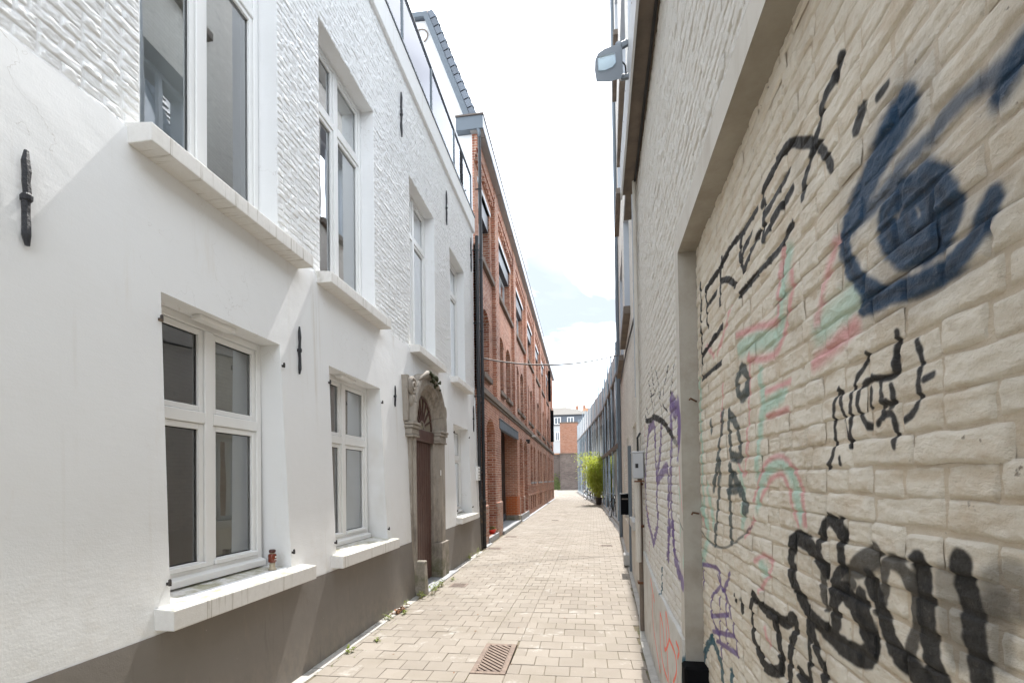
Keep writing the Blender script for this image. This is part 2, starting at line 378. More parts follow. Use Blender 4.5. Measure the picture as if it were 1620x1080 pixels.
# ------------------------------------------------------------------ ground and paving
def XR(s):
    """foot of the right-hand walls"""
    if s < 5.5: return .47 + .033 * s
    if s < 14.6: return .43 + .05 * s
    if s < 30: return 1.16 + (s - 14.6) * .004
    return 1.22 - (s - 30) * .0505
def XLf(s): return -2.37 if s < 11.5 else (-2.42 if s < 42.6 else -9.0)
g = MB().quad((-400, -300, -.6), (400, -300, -.6), (400, 900, -.6), (-400, 900, -.6)).build('ground', MT['earth'])
tag(g, 'pale ground running on beyond the alley', kind='structure')
bed = MB().quad((-12, -4, -.008), (6, -4, -.008), (6, 4.03, -.008), (-12, 4.03, -.008)).quad((-12, 4.8, -.008), (6, 4.8, -.008), (6, 80, -.008), (-12, 80, -.008)).quad((-12, 4.03, -.008), (-.975, 4.03, -.008), (-.975, 4.8, -.008), (-12, 4.8, -.008)).quad((-.657, 4.03, -.008), (6, 4.03, -.008), (6, 4.8, -.008), (-.657, 4.8, -.008)).build('pavement', MT['joint'])
tag(bed, 'sandy bed and joints of the paved alley', kind='structure')
def brick_mesh(name, L, H, D, nu, nv, seed, edge, amp, rough=1.0):
    """rounded uneven block: length along Y, height Z, front towards +X at x=0, centred in Y and Z"""
    vs_ = []; fs_ = []
    us = [0] + [edge / L * .5, edge / L] + [edge / L + (1 - 2 * edge / L) * i / (nu - 1) for i in range(1, nu - 1)] + [1 - edge / L, 1 - edge / L * .5, 1]
    vv = [0] + [edge / H * .5, edge / H] + [edge / H + (1 - 2 * edge / H) * i / (nv - 1) for i in range(1, nv - 1)] + [1 - edge / H, 1 - edge / H * .5, 1]
    for j, v in enumerate(vv):
        for i, u in enumerate(us):
            y = (u - .5) * L; z = (v - .5) * H
            du = min(u, 1 - u) * L / edge; dv = min(v, 1 - v) * H / edge
            t = 1.0
            for d in (du, dv):
                if d < 1: t *= math.sqrt(max(0, 1 - (1 - d) ** 2))
            nn = noise.noise(Vector((y * 16 + seed * 7.1, z * 30, seed))) * amp + noise.noise(Vector((y * 45 + seed * 3.3, z * 70, seed + 5))) * amp * .5 * rough
            x = -D + (D + nn) * t
            jy = noise.noise(Vector((y * 20, z * 20 + 9, seed * 2.0))) * .006 * (1 - t) if 0 < i < len(us) - 1 else noise.noise(Vector((y * 9, z * 40 + 9, seed * 2.0))) * .006
            jz = noise.noise(Vector((y * 14 + 4, z * 20, seed * 3.0))) * .005 * (1 if j in (0, 1, len(vv) - 2, len(vv) - 1) else .4)
            vs_.append((x, y + jy, z + jz))
    n_ = len(us)
    for j in range(len(vv) - 1):
        for i in range(n_ - 1): fs_.append((j * n_ + i, j * n_ + i + 1, (j + 1) * n_ + i + 1, (j + 1) * n_ + i))
    return vs_, fs_
PV = .212
def paver_shape(seed):
    r = random.Random(seed); t = [r.uniform(-.0018, .0018) for _ in range(4)]
    h = PV / 2 - .0013 - r.uniform(0, .001); e = .0032; q = [(-1, -1), (1, -1), (1, 1), (-1, 1)]
    vs_ = [(a * h, b * h, -.012) for a, b in q] + [(a * h, b * h, -.004 + t[i]) for i, (a, b) in enumerate(q)] + [(a * (h - e), b * (h - e), t[i]) for i, (a, b) in enumerate(q)]
    fs_ = [(8, 9, 10, 11)] + [(4 + i, 4 + (i + 1) % 4, 8 + (i + 1) % 4, 8 + i) for i in range(4)] + [(i, (i + 1) % 4, 4 + (i + 1) % 4, 4 + i) for i in range(4)]
    return vs_, fs_
PSH = [paver_shape(i) for i in range(8)]
PME = []
for vs_, fs_ in PSH:
    me = bpy.data.meshes.new('paver'); me.from_pydata(vs_, [], fs_); me.materials.append(MT['paver']); PME.append(me)
def in_grate(x, y): return -.985 < x < -.615 and 3.99 < y < 4.80
pav = []
row = 0; s = 2.9
def line_l(s): return -.96 + .022 * (s - 4.4)
while s < 78:
    xl = XLf(s) + .10; xr = XR(s) - .09; ll = line_l(s)
    off = (row % 2) * PV / 2
    x = ll - PV / 2 + off * 0 - (PV / 2 if row % 2 else 0)
    if row % 2: pav.append((ll - PV / 4, s, .5))
    else: x = ll - PV / 2
    x = ll - (PV if row % 2 else PV / 2)
    while x - PV / 2 > xl - .02: pav.append((x, s, 1)); x -= PV
    gapl = x + PV / 2 - xl
    if gapl > .03: pav.append((xl + gapl / 2, s, gapl / PV))
    # drain strip, one and a half stones wide
    a = ll
    if row % 2: pav += [(a + PV / 2, s, 1), (a + PV + PV * .22, s, .44)]
    else: pav += [(a + PV * .22, s, .44), (a + PV * .44 + PV / 2, s, 1)]
    a = ll + PV * 1.44
    x = a + PV / 2
    if (row + 1) % 2: pav.append((a + PV / 4, s, .5)); x = a + PV
    while x + PV / 2 < xr + .02: pav.append((x, s, 1)); x += PV
    gapr = xr - (x - PV / 2)
    if gapr > .03: pav.append((xr - gapr / 2, s, gapr / PV))
    row += 1; s += PV
pav = [p for p in pav if not (-1.0 < p[0] < -.655 and 3.93 < p[1] < 4.86)]
# cut pieces round the drain grate
for yy in (3.99, 4.20, 4.41, 4.62, 4.80): pass
def vis_rank(p):
    q = project((p[0], p[1], 0))
    if q is None or q[0] < -60 or q[0] > 1680 or q[1] > 1110 or q[1] < -30: return 1e9
    return q[2]
order = sorted(range(len(pav)), key=lambda i: vis_rank(pav[i]))
near = set(order[:300])
rest = MB(); k = 0
for i, (x, y, sc) in enumerate(pav):
    v = rnd.randrange(8); dz = rnd.uniform(-.0015, .0015); r4 = rnd.randrange(2) * PI
    if i in near:
        o = bpy.data.objects.new('paver', PME[v]); COL.objects.link(o); o.location = (x, y, dz); o.scale = (sc, 1, 1); o.rotation_euler = (0, 0, r4 + rnd.uniform(-.004, .004))
        attach(o, bed); k += 1
    else:
        c = -1 if r4 else 1
        rest.add([(x + a * sc * c, y + b * c, z + dz) for a, b, z in PSH[v][0]], PSH[v][1])
pr = rest.build('paving_stones', MT['paver'], bed, fix=False); pr['kind'] = 'stuff'
# kerb strips at the feet of the walls
kb = MB()
for a in range(0, 15):
    y0 = -4 + a * 1.0 + .004; kb.box(-2.372, -2.272, y0, y0 + .992, -.02, .004 + rnd.uniform(-.003, .003))
tag(kb.build('kerb_strip', MT['kerb'], bev=.004), 'narrow pale kerb strip along the foot of the white house', kind='structure')
kb = MB()
for a in range(0, 74):
    y0 = -3 + a * 1.0 + .004; y1 = y0 + .992
    if y1 > 66: break
    kb.hexa([(XR(y0) - .086, y0, -.02), (XR(y0) + .06, y0, -.02), (XR(y1) + .06, y1, -.02), (XR(y1) - .086, y1, -.02),
             (XR(y0) - .086, y0, .003), (XR(y0) + .06, y0, .003), (XR(y1) + .06, y1, .003), (XR(y1) - .086, y1, .003)])
tag(kb.build('kerb_strip', MT['kerb']), 'narrow pale kerb strip along the right-hand walls', kind='structure')
kb = MB().box(-2.44, -2.3, 11.6, 12.35, -.02, .02).box(-2.44, -2.30, 19.0, 42.6, -.02, .02)
tag(kb.build('kerb_strip', MT['bluestone']), 'dark stone strip along the foot of the brick factory', kind='structure')

# drain grate in the gutter line
dg = empty('drain_grate', (-.8, 4.4, 0), 'large rusty rectangular drain grate with slanted bars in the paving', 'drain grate')
gx0, gx1, gy0, gy1 = -.968, -.664, 4.04, 4.79
fr = MB(); fr.box(gx0, gx0 + .05, gy0, gy1, -.03, .006).box(gx1 - .05, gx1, gy0, gy1, -.03, .006)
fr.box(gx0 + .05, gx1 - .05, gy0, gy0 + .05, -.03, .0055).box(gx0 + .05, gx1 - .05, gy1 - .05, gy1, -.03, .0055)
fr.build('grate_frame', MT['cast'], dg, bev=.003)
pb = MB(); pb.quad((gx0, gy0, -.4), (gx1, gy0, -.4), (gx1, gy1, -.4), (gx0, gy1, -.4))
for a_, b_ in (((gx0, gy0), (gx1, gy0)), ((gx1, gy0), (gx1, gy1)), ((gx1, gy1), (gx0, gy1)), ((gx0, gy1), (gx0, gy0))): pb.quad((*a_, -.4), (*b_, -.4), (*b_, -.029), (*a_, -.029))
pb.build('pit', MT['pit'], dg, fix=False)
ix0, ix1, iy0, iy1 = gx0 + .045, gx1 - .045, gy0 + .045, gy1 - .045
t = iy0 - .16
while t < iy1 + .05:
    # bar rising to the left, clipped to the frame
    p = [(ix0, t + .22), (ix1, t)]
    def clip(p, q, wv):
        (xa, ya), (xb, yb) = p, q
        pts = []
        for fr_ in (0, 1):
            pass
        def at(y): return xa + (xb - xa) * (y - ya) / (yb - ya)
        a_, b_ = (xa, ya), (xb, yb)
        if a_[1] > iy1: a_ = (at(iy1), iy1)
        if b_[1] < iy0: b_ = (at(iy0), iy0)
        if a_[1] < iy0 or b_[1] > iy1: return None
        return a_, b_
    c = clip(p[0], p[1], 0)
    if c and (Vector((*c[0], 0)) - Vector((*c[1], 0))).length > .03:
        MB().bar((*c[0], -.009), (*c[1], -.009), .026, .03).build('bar', MT['cast'], dg)
    t += .062
# the stones beside the grate
sx = MB()
sx.box(-.966, -.665, 3.857, 4.037, -.012, -.001).box(-.966, -.665, 4.793, 4.912, -.012, 0)
o = sx.build('paver', MT['paver'], bed, bev=.003); o['label'] = 'narrow cut stones fitted round the drain grate'
for (x, y, wx, wy, lb) in [(-1.93, 7.42, .26, .26, 'small rusty square gully cover beside the door threshold'),
                       (.56, 12.1, .30, .24, 'small rusty gully cover near the right-hand wall'),
                       (-2.05, 13.9, .36, .3, 'small gully cover before the factory gate'),
                       (-2.12, 11.5, .36, .3, 'small gully cover at the foot of the black downpipes'),
                       (-1.1, 19.6, .3, .3, 'lone gully cover far along the middle of the alley'),
                       (.2, 31, .6, .45, 'broad flat cover in front of the potted bamboo')]:
    r = empty('gully_cover', (x, y, 0), lb, 'drain cover')
    MB().box(x - wx / 2, x + wx / 2, y - wy / 2, y + wy / 2, -.01, .0045).build('plate', MT['cast'], r, bev=.002)
    for i in range(5):
        yy = y - wy / 2 + .03 + i * (wy - .06) / 4.4
        MB().box(x - wx / 2 + .03, x + wx / 2 - .03, yy, yy + .016, .0046, .0052).build('slot', MT['pit'], r)

# ------------------------------------------------------------------ white house
def FL(s, z): return (-(2.37 + .033 * z), s, z)
HX = -2.505                     # face of the upper brickwork
house = empty('white_house', (-2.4, 6, 0), 'white townhouse with rough painted brick above smooth plaster and taupe plinth', 'house')
LW = [(2.55, 3.70, .93, 2.77), (4.49, 5.72, .92, 2.78), (9.18, 10.42, .93, 2.74)]      # lower windows s0 s1 z0 z1
UW = [(2.46, 3.75, 3.66, 6.25), (4.42, 5.70, 3.66, 6.25), (6.97, 8.21, 3.66, 6.24), (9.22, 10.42, 3.66, 6.22)]
def splay(w):      # the jambs lean out a little towards the foot, as old masonry does
    a, b, c, d = w; return [(a + .0, c), (b + .05, c), (b, d), (a + .0, d)]
DO = rect(6.62, 8.12, -.02, 2.5)
pl = MB()
lower = [(-4, .77), (6.72, .77), (6.72, 2.47)] + [(7.365 - .645 * math.cos(PI * k / 14), 2.47 + .645 * math.sin(PI * k / 14)) for k in range(1, 14)] + [(8.01, 2.47), (8.01, .77), (11.32, .77), (11.32, 3.60), (8.30, 3.605), (7.4, 3.615), (6.8, 3.60), (5.9, 3.585), (4.3, 3.61), (2.2, 3.63), (-4, 3.60)]
pl.sheet(lower, [splay(w_) for w_ in LW], FL, lambda s, z: (-2.70, s, z))
# top edge of the plaster layer, a ragged 2 cm lip over the brickwork
for i in range(len(lower) - 9, len(lower) - 1):
    a, b = lower[i], lower[i + 1]; A, B = FL(*a), FL(*b); pl.quad(A, B, (B[0] - .05, B[1], B[2] + .02), (A[0] - .05, A[1], A[2] + .02))
pl.quad(FL(11.32, .77), FL(11.32, 3.6), (-2.9, 11.32, 3.6), (-2.9, 11.32, .77))
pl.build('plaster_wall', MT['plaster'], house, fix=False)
FP = lambda s, z: (-(2.366 + .033 * z), s, z)
pp = MB()
wv = lambda a, b: [(a, -.02), (b, -.02)] + [(b + (a - b) * k / 40, .775 + .0045 * noise.noise(Vector((k * 1.7, a, 0)))) for k in range(41)]
pp.sheet(wv(-4, 6.72), [], FP).sheet(wv(8.01, 11.325), [], FP)

pp.quad(FP(11.325, 0), FP(11.325, .775), (-2.9, 11.325, .775), (-2.9, 11.325, 0))
pp.build('plinth', MT['plinth'], house, fix=False)
# upper brickwork: mortar sheet plus bricks
uo = rect(-4, 11.34, 3.5, 7.6)
mw = MB().sheet(uo, [rect(*w_) for w_ in UW], lambda s, z: (HX - .0065, s, z))
mw.quad((HX - .007, 11.34, 3.5), (HX - .007, 11.34, 7.6), (-3.2, 11.34, 7.6), (-3.2, 11.34, 3.5))
mw.build('mortar_face', MT['wbrick'], house, fix=False)
rv = MB()
for w_ in UW:
    q = [(w_[0], w_[2]), (w_[1], w_[2]), (w_[1], w_[3]), (w_[0], w_[3])]
    for i in range(4):
        a, b = q[i], q[(i + 1) % 4]
        rv.quad((HX - .004, *a), (HX - .004, *b), (-2.76, *b), (-2.76, *a))
    # smooth plaster band round the opening on the far side
rv.build('window_reveal', MT['plaster'], house, fix=False)
CH = .0585
def courses(z0, z1, free, lab):
    res = []; i = 0; z = z0
    while z + CH * .5 < z1:
        for a, b in free(z + CH / 2):
            x = a; L0 = .107 if i % 2 else .214
            if i % 4 == 0: first = L0 * .75
            elif i % 4 == 2: first = L0 * .4
            else: first = L0 * .8
            L = first * lab.uniform(.9, 1.1)
            while x < b - .005:
                if b - (x + L) < .05: L = b - x
                res.append((x + L / 2, z + CH / 2 + lab.uniform(-.0035, .0035), L - .006)); x += L
                L = L0 * lab.uniform(.93, 1.07)
                if lab.random() < .10: L = .107 * lab.uniform(.9, 1.1)
        i += 1; z += CH
    return res
def cut(iv, holes):
    for h0, h1 in holes:
        r_ = []
        for a, b in iv:
            if h1 <= a or h0 >= b: r_.append((a, b)); continue
            if h0 - a > .03: r_.append((a, h0))
            if b - h1 > .03: r_.append((h1, b))
        iv = r_
    return iv
def brick_set(L, H, D, nu, nv, edge, amp, seeds, rough=1.0): return [brick_mesh('brick', L, H, D, nu, nv, sd, edge, amp, rough) for sd in seeds]
def lay_bricks(blist, owner, mat, place, rot, world_pt, hi_s, hi_h, lo_s, lo_h, local, nmax=300):
    """the largest in view become objects of their own; the rest one joined part"""
    def rank(b):
        q = project(world_pt(b[0], b[1]))
        if q is None or not (-40 < q[0] < 1660 and -40 < q[1] < 1120): return 1e9
        return q[2] / math.sqrt(b[2])
    od = sorted(range(len(blist)), key=lambda i: rank(blist[i])); nearb = set(od[:nmax])
    mh = []
    for st in (hi_s, hi_h):
        l_ = []
        for vs_, fs_ in st:
            me = bpy.data.meshes.new('brick'); me.from_pydata(vs_, [], fs_); me.shade_smooth(); me.materials.append(mat); l_.append(me)
        mh.append(l_)
    V = []; F = []; base = 0
    for i, (y, z, L) in enumerate(blist):
        hd = L < .15; nom = .101 if hd else .206; sc = L / nom; dx = rnd.uniform(-.0035, .0035)
        if i in nearb:
            o = bpy.data.objects.new('brick', rnd.choice(mh[hd])); COL.objects.link(o)
            p_ = place(y, z, dx); o.location = p_; o.scale = (1, sc, 1); o.rotation_euler = (rnd.uniform(-.02, .02), rnd.uniform(-.05, .05), rot + rnd.uniform(-.015, .015))
            attach(o, owner, local)
        else:
            vs_, fs_ = rnd.choice(lo_h if hd else lo_s); p_ = place(y, z, dx); c = math.cos(rot)
            V += [(p_[0] + a * c, p_[1] + b * sc * c, p_[2] + d) for a, b, d in vs_]
            F += [tuple(base + q for q in f) for f in fs_]; base += len(vs_)
    me = bpy.data.meshes.new('brickwork'); me.from_pydata(V, [], F); me.shade_smooth()
    o = link('brickwork', me, mat, owner, local); o['kind'] = 'stuff'; return o
lab = random.Random(3)
def free_u(z):
    return cut([(1.2, 11.34)], [(w_[0], w_[1]) for w_ in UW if w_[2] - .02 < z < w_[3] + .01])
ub = courses(3.60, 7.55, free_u, lab)
lay_bricks(ub, house, MT['wbrick'], lambda y, z, dx: (HX + dx, y, z), 0, lambda y, z: (HX, y, z),
           brick_set(.206, .0565, .009, 12, 6, .013, .0062, range(10, 22), 2.2), brick_set(.101, .0565, .009, 7, 6, .013, .0062, range(22, 32), 2.2),
           brick_set(.206, .0565, .009, 8, 4, .013, .0062, range(32, 42), 2.2), brick_set(.101, .0565, .009, 5, 4, .013, .0062, range(42, 50), 2.2), False)

def make_window(par, s0, s1, z0, z1, x, zt, drip=True, upper=False):
    """two-light casement with transom lights, face of frame at x"""
    fw = .055; mw_ = .075; d = .075
    f = MB()
    f.box(x - d, x, s0, s0 + fw, z0, z1).box(x - d, x, s1 - fw, s1, z0, z1)
    f.box(x - d, x - .001, s0 + fw, s1 - fw, z1 - fw, z1).box(x - d, x - .001, s0 + fw, s1 - fw, z0, z0 + fw)
    m = (s0 + s1) / 2
    f.box(x - d, x + .004, m - mw_ / 2, m + mw_ / 2, z0 + fw, z1 - fw)
    f.box(x - d, x + .002, s0 + fw, m - mw_ / 2, zt - .04, zt + .04).box(x - d, x + .002, m + mw_ / 2, s1 - fw, zt - .04, zt + .04)
    win = f.build('window', MT['pvc'], par, bev=.005)
    if drip:
        MB().hexa([(x - .02, s0 + .01, z0 - .035), (x + .045, s0 + .01, z0 - .035), (x + .045, s1 - .01, z0 - .035), (x - .02, s1 - .01, z0 - .035),
                   (x - .02, s0 + .01, z0 + .035), (x + .045, s0 + .01, z0 + .012), (x + .045, s1 - .01, z0 + .012), (x - .02, s1 - .01, z0 + .035)]).build('bottom_rail', MT['pvc'], win, bev=.004)
    for (a, b) in ((s0 + fw, m - mw_ / 2), (m + mw_ / 2, s1 - fw)):
        for (c, e) in ((z0 + fw, zt - .04), (zt + .04, z1 - fw)):
            t_ = .042; q = MB(); xf = x - .012
            q.box(xf - .05, xf, a + .002, a + t_, c + .002, e - .002).box(xf - .05, xf, b - t_, b - .002, c + .002, e - .002)
            q.box(xf - .05, xf - .001, a + t_, b - t_, c + .002, c + t_).box(xf - .05, xf - .001, a + t_, b - t_, e - t_, e - .002)
            q.build('sash', MT['pvc'], win, bev=.004)
            g_ = MB(); i_ = t_ - .001; gx = xf - .028
            for (p0, p1, p2, p3) in ((a + i_, a + i_ + .008, c + i_, e - i_), (b - i_ - .008, b - i_, c + i_, e - i_), (a + i_, b - i_, c + i_, c + i_ + .008), (a + i_, b - i_, e - i_ - .008, e - i_)):
                g_.quad((gx + .006, p0, p2), (gx + .006, p1, p2), (gx + .006, p1, p3), (gx + .006, p0, p3))
            g_.build('gasket', MT['gasket'], win, fix=False)
            MB().quad((gx, a + t_ - .006, c + t_ - .006), (gx, b - t_ + .006, c + t_ - .006), (gx, b - t_ + .006, e - t_ + .006), (gx, a + t_ - .006, e - t_ + .006)).build('pane', MT['glass'], win, fix=False)
            if drip and c < zt - .3:
                MB().box(xf - .01, xf + .03, a + .004, b - .004, c + .002, c + .035).build('weather_bar', MT['pvc'], win, bev=.006)
    # the room behind: far jamb, ceiling, floor and back wall
    r_ = MB(); xb = x - (.42 if upper else .55); xi = x - d - .006; m_ = .10; mr = .35
    r_.quad((xb, s0 - mr, z0 - m_), (xb, s1 + mr, z0 - m_), (xb, s1 + mr, z1 + m_), (xb, s0 - mr, z1 + m_))
    for yy in (s0 - mr, s1 + mr): r_.quad((xi, yy, z0 - m_), (xb, yy, z0 - m_), (xb, yy, z1 + m_), (xi, yy, z1 + m_))
    for zz in (z0 - m_, z1 + m_): r_.quad((xi, s0 - mr, zz), (xb, s0 - mr, zz), (xb, s1 + mr, zz), (xi, s1 + mr, zz))
    for (p0, p1, p2, p3) in ((s0 - mr, s0 + .02, z0 - m_, z1 + m_), (s1 - .02, s1 + mr, z0 - m_, z1 + m_), (s0, s1, z0 - m_, z0 + .02), (s0, s1, z1 - .02, z1 + m_)):
        r_.quad((xi, p0, p2), (xi, p1, p2), (xi, p1, p3), (xi, p0, p3))
    r_.build('room', MT['interior'], win, fix=False)
    bx_ = x - d - .03
    if s0 > 2.5: MB().box(bx_ - .006, bx_, m + .12 if not upper else m - .0, s1 - .02, z0 + .03, z1 - .03).build('blind', MT['blind'], win)
    return win
for i, w_ in enumerate(LW):
    make_window(house, w_[0] + .01, w_[1] + .005, w_[2] + .06, w_[3] - .0, -2.635, 2.09)
    a, b = w_[0] - .10, w_[1] + .13
    if i == 0: a = w_[0] - .11; b = 3.92
    sl_ = MB().hexa([(-2.66, a, .80), (-2.275, a, .80), (-2.275, b, .80), (-2.66, b, .80), (-2.66, a, .945), (-2.275, a, .915), (-2.275, b, .915), (-2.66, b, .945)])
    sl_.build('sill', MT['sill'], house, bev=.006, seg=2)
    # small vent hood under the head and iron shutter pins at the jambs
    if i < 2: MB().box(-2.60, -2.52, w_[0] + .38, w_[0] + .72, w_[3] - .032, w_[3] + .001).build('vent_hood', MT['pvc'], house, bev=.006)
    for (sy, zz) in ((w_[0] - .02, w_[3] - .17), (w_[1] + .02, w_[3] - .17), (w_[0] - .02, w_[2] + .12), (w_[1] + .065, w_[2] + .12)):
        xx = FL(0, zz)[0]; q = MB()
        q.lathe([(.008, -.016), (.009, 0), (.008, .02), (.004, .024)], (xx + .020, sy, zz), 8).box(xx - .02, xx + .022, sy - .006, sy + .006, zz - .012, zz + .005)
        q.build('shutter_pin', MT['pipe_old'], house)
for i, w_ in enumerate(UW):
    make_window(house, w_[0] + .005, w_[1] - .005, w_[2] + .02, w_[3] + .0, -2.675, 5.57, False, True)
    a, b = w_[0] - .10, w_[1] + .26 if i == 0 else w_[1] + .10
    MB().hexa([(-2.70, a, 3.535), (-2.335, a, 3.535), (-2.335, b, 3.535), (-2.70, b, 3.535), (-2.70, a, 3.675), (-2.335, a, 3.64), (-2.335, b, 3.64), (-2.70, b, 3.675)]).build('sill', MT['sill'], house, bev=.006, seg=2)
# wall anchors
def anchor(s, z0, z1, x, w_=.03):
    q = MB(); n_ = 9; m = (z0 + z1) / 2
    pts = [(x + .02 + rnd.uniform(-.003, .003), s + rnd.uniform(-.004, .004), z0 + (z1 - z0) * k / n_) for k in range(n_ + 1)]
    rs = [w_ * .5 * (.55 if k in (0, n_) else rnd.uniform(.85, 1.1)) for k in range(n_ + 1)]
    q.tube(pts, rs, 6); q.lathe([(w_ * .4, -.02), (w_ * .62, -.01), (w_ * .66, .01), (w_ * .4, .022)], (x + .022, s, m), 8)
    q.box(x - .03, x + .03, s - .012, s + .012, m - .012, m + .012)
    q.build('wall_anchor', MT['iron'], house)
anchor(1.83, 2.70, 3.13, -2.465, .034); anchor(3.96, 2.58, 3.0, -2.463, .026); anchor(6.17, 2.62, 2.90, -2.462, .026)
anchor(6.62, 6.57, 7.22, HX, .034); anchor(8.97, 6.52, 7.18, HX, .034); anchor(11.05, 6.5, 7.3, HX, .03)
anchor(10.95, 2.75, 3.35, -2.47, .028)
# cornice with metal cap
MB().box(-2.62, -2.455, -4, 11.36, 7.56, 7.93).build('cornice', MT['plaster'], house, bev=.008)
MB().box(-2.64, -2.44, -4, 11.37, 7.931, 7.955).build('cornice_cap', MT['zinc'], house)
MB().box(-9, -2.56, -4, 11.34, 7.4, 7.55).build('roof_terrace', MT['render_white'], house)
MB().box(-9, -8.9, -4, 11.3, 0, 7.4).box(-8.9, -2.62, -4, -3.95, 0, 7.4).build('back_wall', MT['render_white'], house)
# terrace balustrade
bal = MB().box(-2.625, -2.575, -1, 11.62, 9.10, 9.125).build('balustrade', MT['dark_win'], house)
ps = [.3, 2.0, 3.6, 5.3, 6.98, 8.42, 10.0, 11.58]
for a in ps: MB().box(-2.622, -2.578, a - .022, a + .022, 7.9, 9.10).build('post', MT['zinc'], bal, bev=.004)
for a, b in zip(ps[:-1], ps[1:]):
    MB().box(-2.606, -2.596, a + .04, b - .04, 8.0, 9.06).build('glass_panel', MT['glass_rail'], bal)

# ------------------------------------------------------------------ carved door surround, fanlight and door
CS, CZ = 7.365, 2.47; SX = -2.35
sur = empty('door_surround', (-2.4, CS, 0)); attach(sur, house); sur.matrix_parent_inverse = house.matrix_basis.inverted()
sur['label'] = 'weathered carved stone door frame with round arch, scrolls and mossy keystone'
def sbox(nm, x0, x1, y0, y1, z0, z1, bev=.01): return MB().box(x0, x1, y0, y1, z0, z1).build(nm, MT['stone'], sur, bev=bev, seg=2)
for sd in (-1, 1):
    inn = CS + sd * (.50 if sd > 0 else .535); outr = CS + (.885 if sd > 0 else -.755)
    a, b = min(inn, outr), max(inn, outr)
    if sd > 0: sbox('base_block', -2.56, SX + .03, a - (.01 if sd < 0 else -.005), b + (.03 if sd > 0 else .03) , 0, .60)
    # jamb with chamfered and moulded inner edge
    e = .02
    prof = [(inn + sd * .0, -2.56), (inn + sd * .0, -2.46), (inn + sd * .04, -2.43), (inn + sd * .05, -2.385), (inn + sd * .09, -2.36), (inn + sd * .10, SX), (outr - sd * .06, SX), (outr - sd * .05, SX - .03), (outr, SX - .035), (outr, -2.56)]
    q = MB(); q.prism(prof, lambda yy, xx: (xx, yy, .603 if sd > 0 else 0), lambda yy, xx: (xx, yy, 2.255)); q.build('jamb', MT['stone'], sur, bev=.006)
    for k, (zz, zh, ex) in enumerate(((2.258, .03, .018), (2.292, .085, .006), (2.381, .045, .028), (2.43, .04, .042))):
        sbox('capital', -2.56, SX - .0 + ex, a - (ex + .07 if sd < 0 else .0), b + (ex if sd > 0 else 0), zz, zz + zh, .008)
    # pilaster strip beside the arch
    yo = CS + sd * .815; yo2 = CS + sd * .895
    sbox('pilaster', -2.50, SX - .03, min(yo, yo2), max(yo, yo2), 2.475, 3.12 if sd < 0 else 2.86)
    # scroll: a spiral of stone on the shoulder of the arch
    yc = CS + sd * .78; zc_ = 2.96 if sd < 0 else 2.78
    pts = []; rs = []
    for k in range(34):
        t_ = k / 33; an = (.5 if sd < 0 else PI - .5) + sd * -1 * t_ * 3.6 * PI; rr = .13 * (1 - t_ * .82)
        pts.append((SX - .01 + .03 * t_, yc + rr * math.cos(an), zc_ + rr * math.sin(an))); rs.append(.036 * (1 - t_ * .55))
    MB().tube(pts, rs, 8).build('scroll', MT['stone'], sur, smooth=True)
    pts = [(SX - .02, yc + sd * .02 * math.sin(k * .9), zc_ - .12 - k * .04) for k in range(6)]
    MB().tube(pts, [.05, .045, .05, .038, .028, .012], 8).build('scroll_drop', MT['stone'], sur, smooth=True)
def sweep(prof, a0, a1, n_, sx=1, sz=1):
    vs_ = []
    for i in range(n_ + 1):
        a = a0 + (a1 - a0) * i / n_
        for r_, x in prof: vs_.append((x, CS + r_ * math.cos(a), CZ + r_ * math.sin(a)))
    m = len(prof); fs_ = [(i * m + k, (i + 1) * m + k, (i + 1) * m + k + 1, i * m + k + 1) for i in range(n_) for k in range(m - 1)]
    fs_ += [tuple(range(m)), tuple(n_ * m + k for k in range(m))[::-1]]
    return vs_, fs_
aprof = [(.50, -2.56), (.50, -2.46), (.57, -2.43), (.585, -2.385), (.64, -2.36), (.655, -2.33), (.75, SX), (.765, SX + .04), (.80, SX + .05), (.825, SX + .03), (.83, -2.56), (.50, -2.56)]
NV = 9
for k in range(NV):
    a0 = PI * k / NV + .006; a1 = PI * (k + 1) / NV - .006
    q = MB(); q.add(*sweep(aprof, a0, a1, 4)); q.build('voussoir', MT['stone'], sur)
# mossy acanthus keystone
q = MB()
for k in range(30):
    a = rnd.uniform(1.1, 1.75); r_ = rnd.uniform(.70, .84); c_ = (SX + rnd.uniform(.0, .09), CS + r_ * math.cos(a), CZ + r_ * math.sin(a)); rr = rnd.uniform(.016, .034)
    q.lathe([(rr * .3, -rr), (rr * .85, -rr * .55), (rr, 0), (rr * .8, rr * .6), (rr * .25, rr)], c_, 7)
q.build('mossy_keystone', MT['moss'], sur, smooth=True)['kind'] = 'stuff'
pts = [(SX + .02 + .05 * math.sin(k / 9 * PI), CS + (.86 - .0 * k) * math.cos(1.75 + k * .06), CZ + .84 * math.sin(1.75 + k * .06)) for k in range(10)]
MB().tube(pts, [.02, .028, .032, .034, .034, .032, .03, .026, .02, .012], 8).build('crest', MT['stone'], sur, smooth=True)
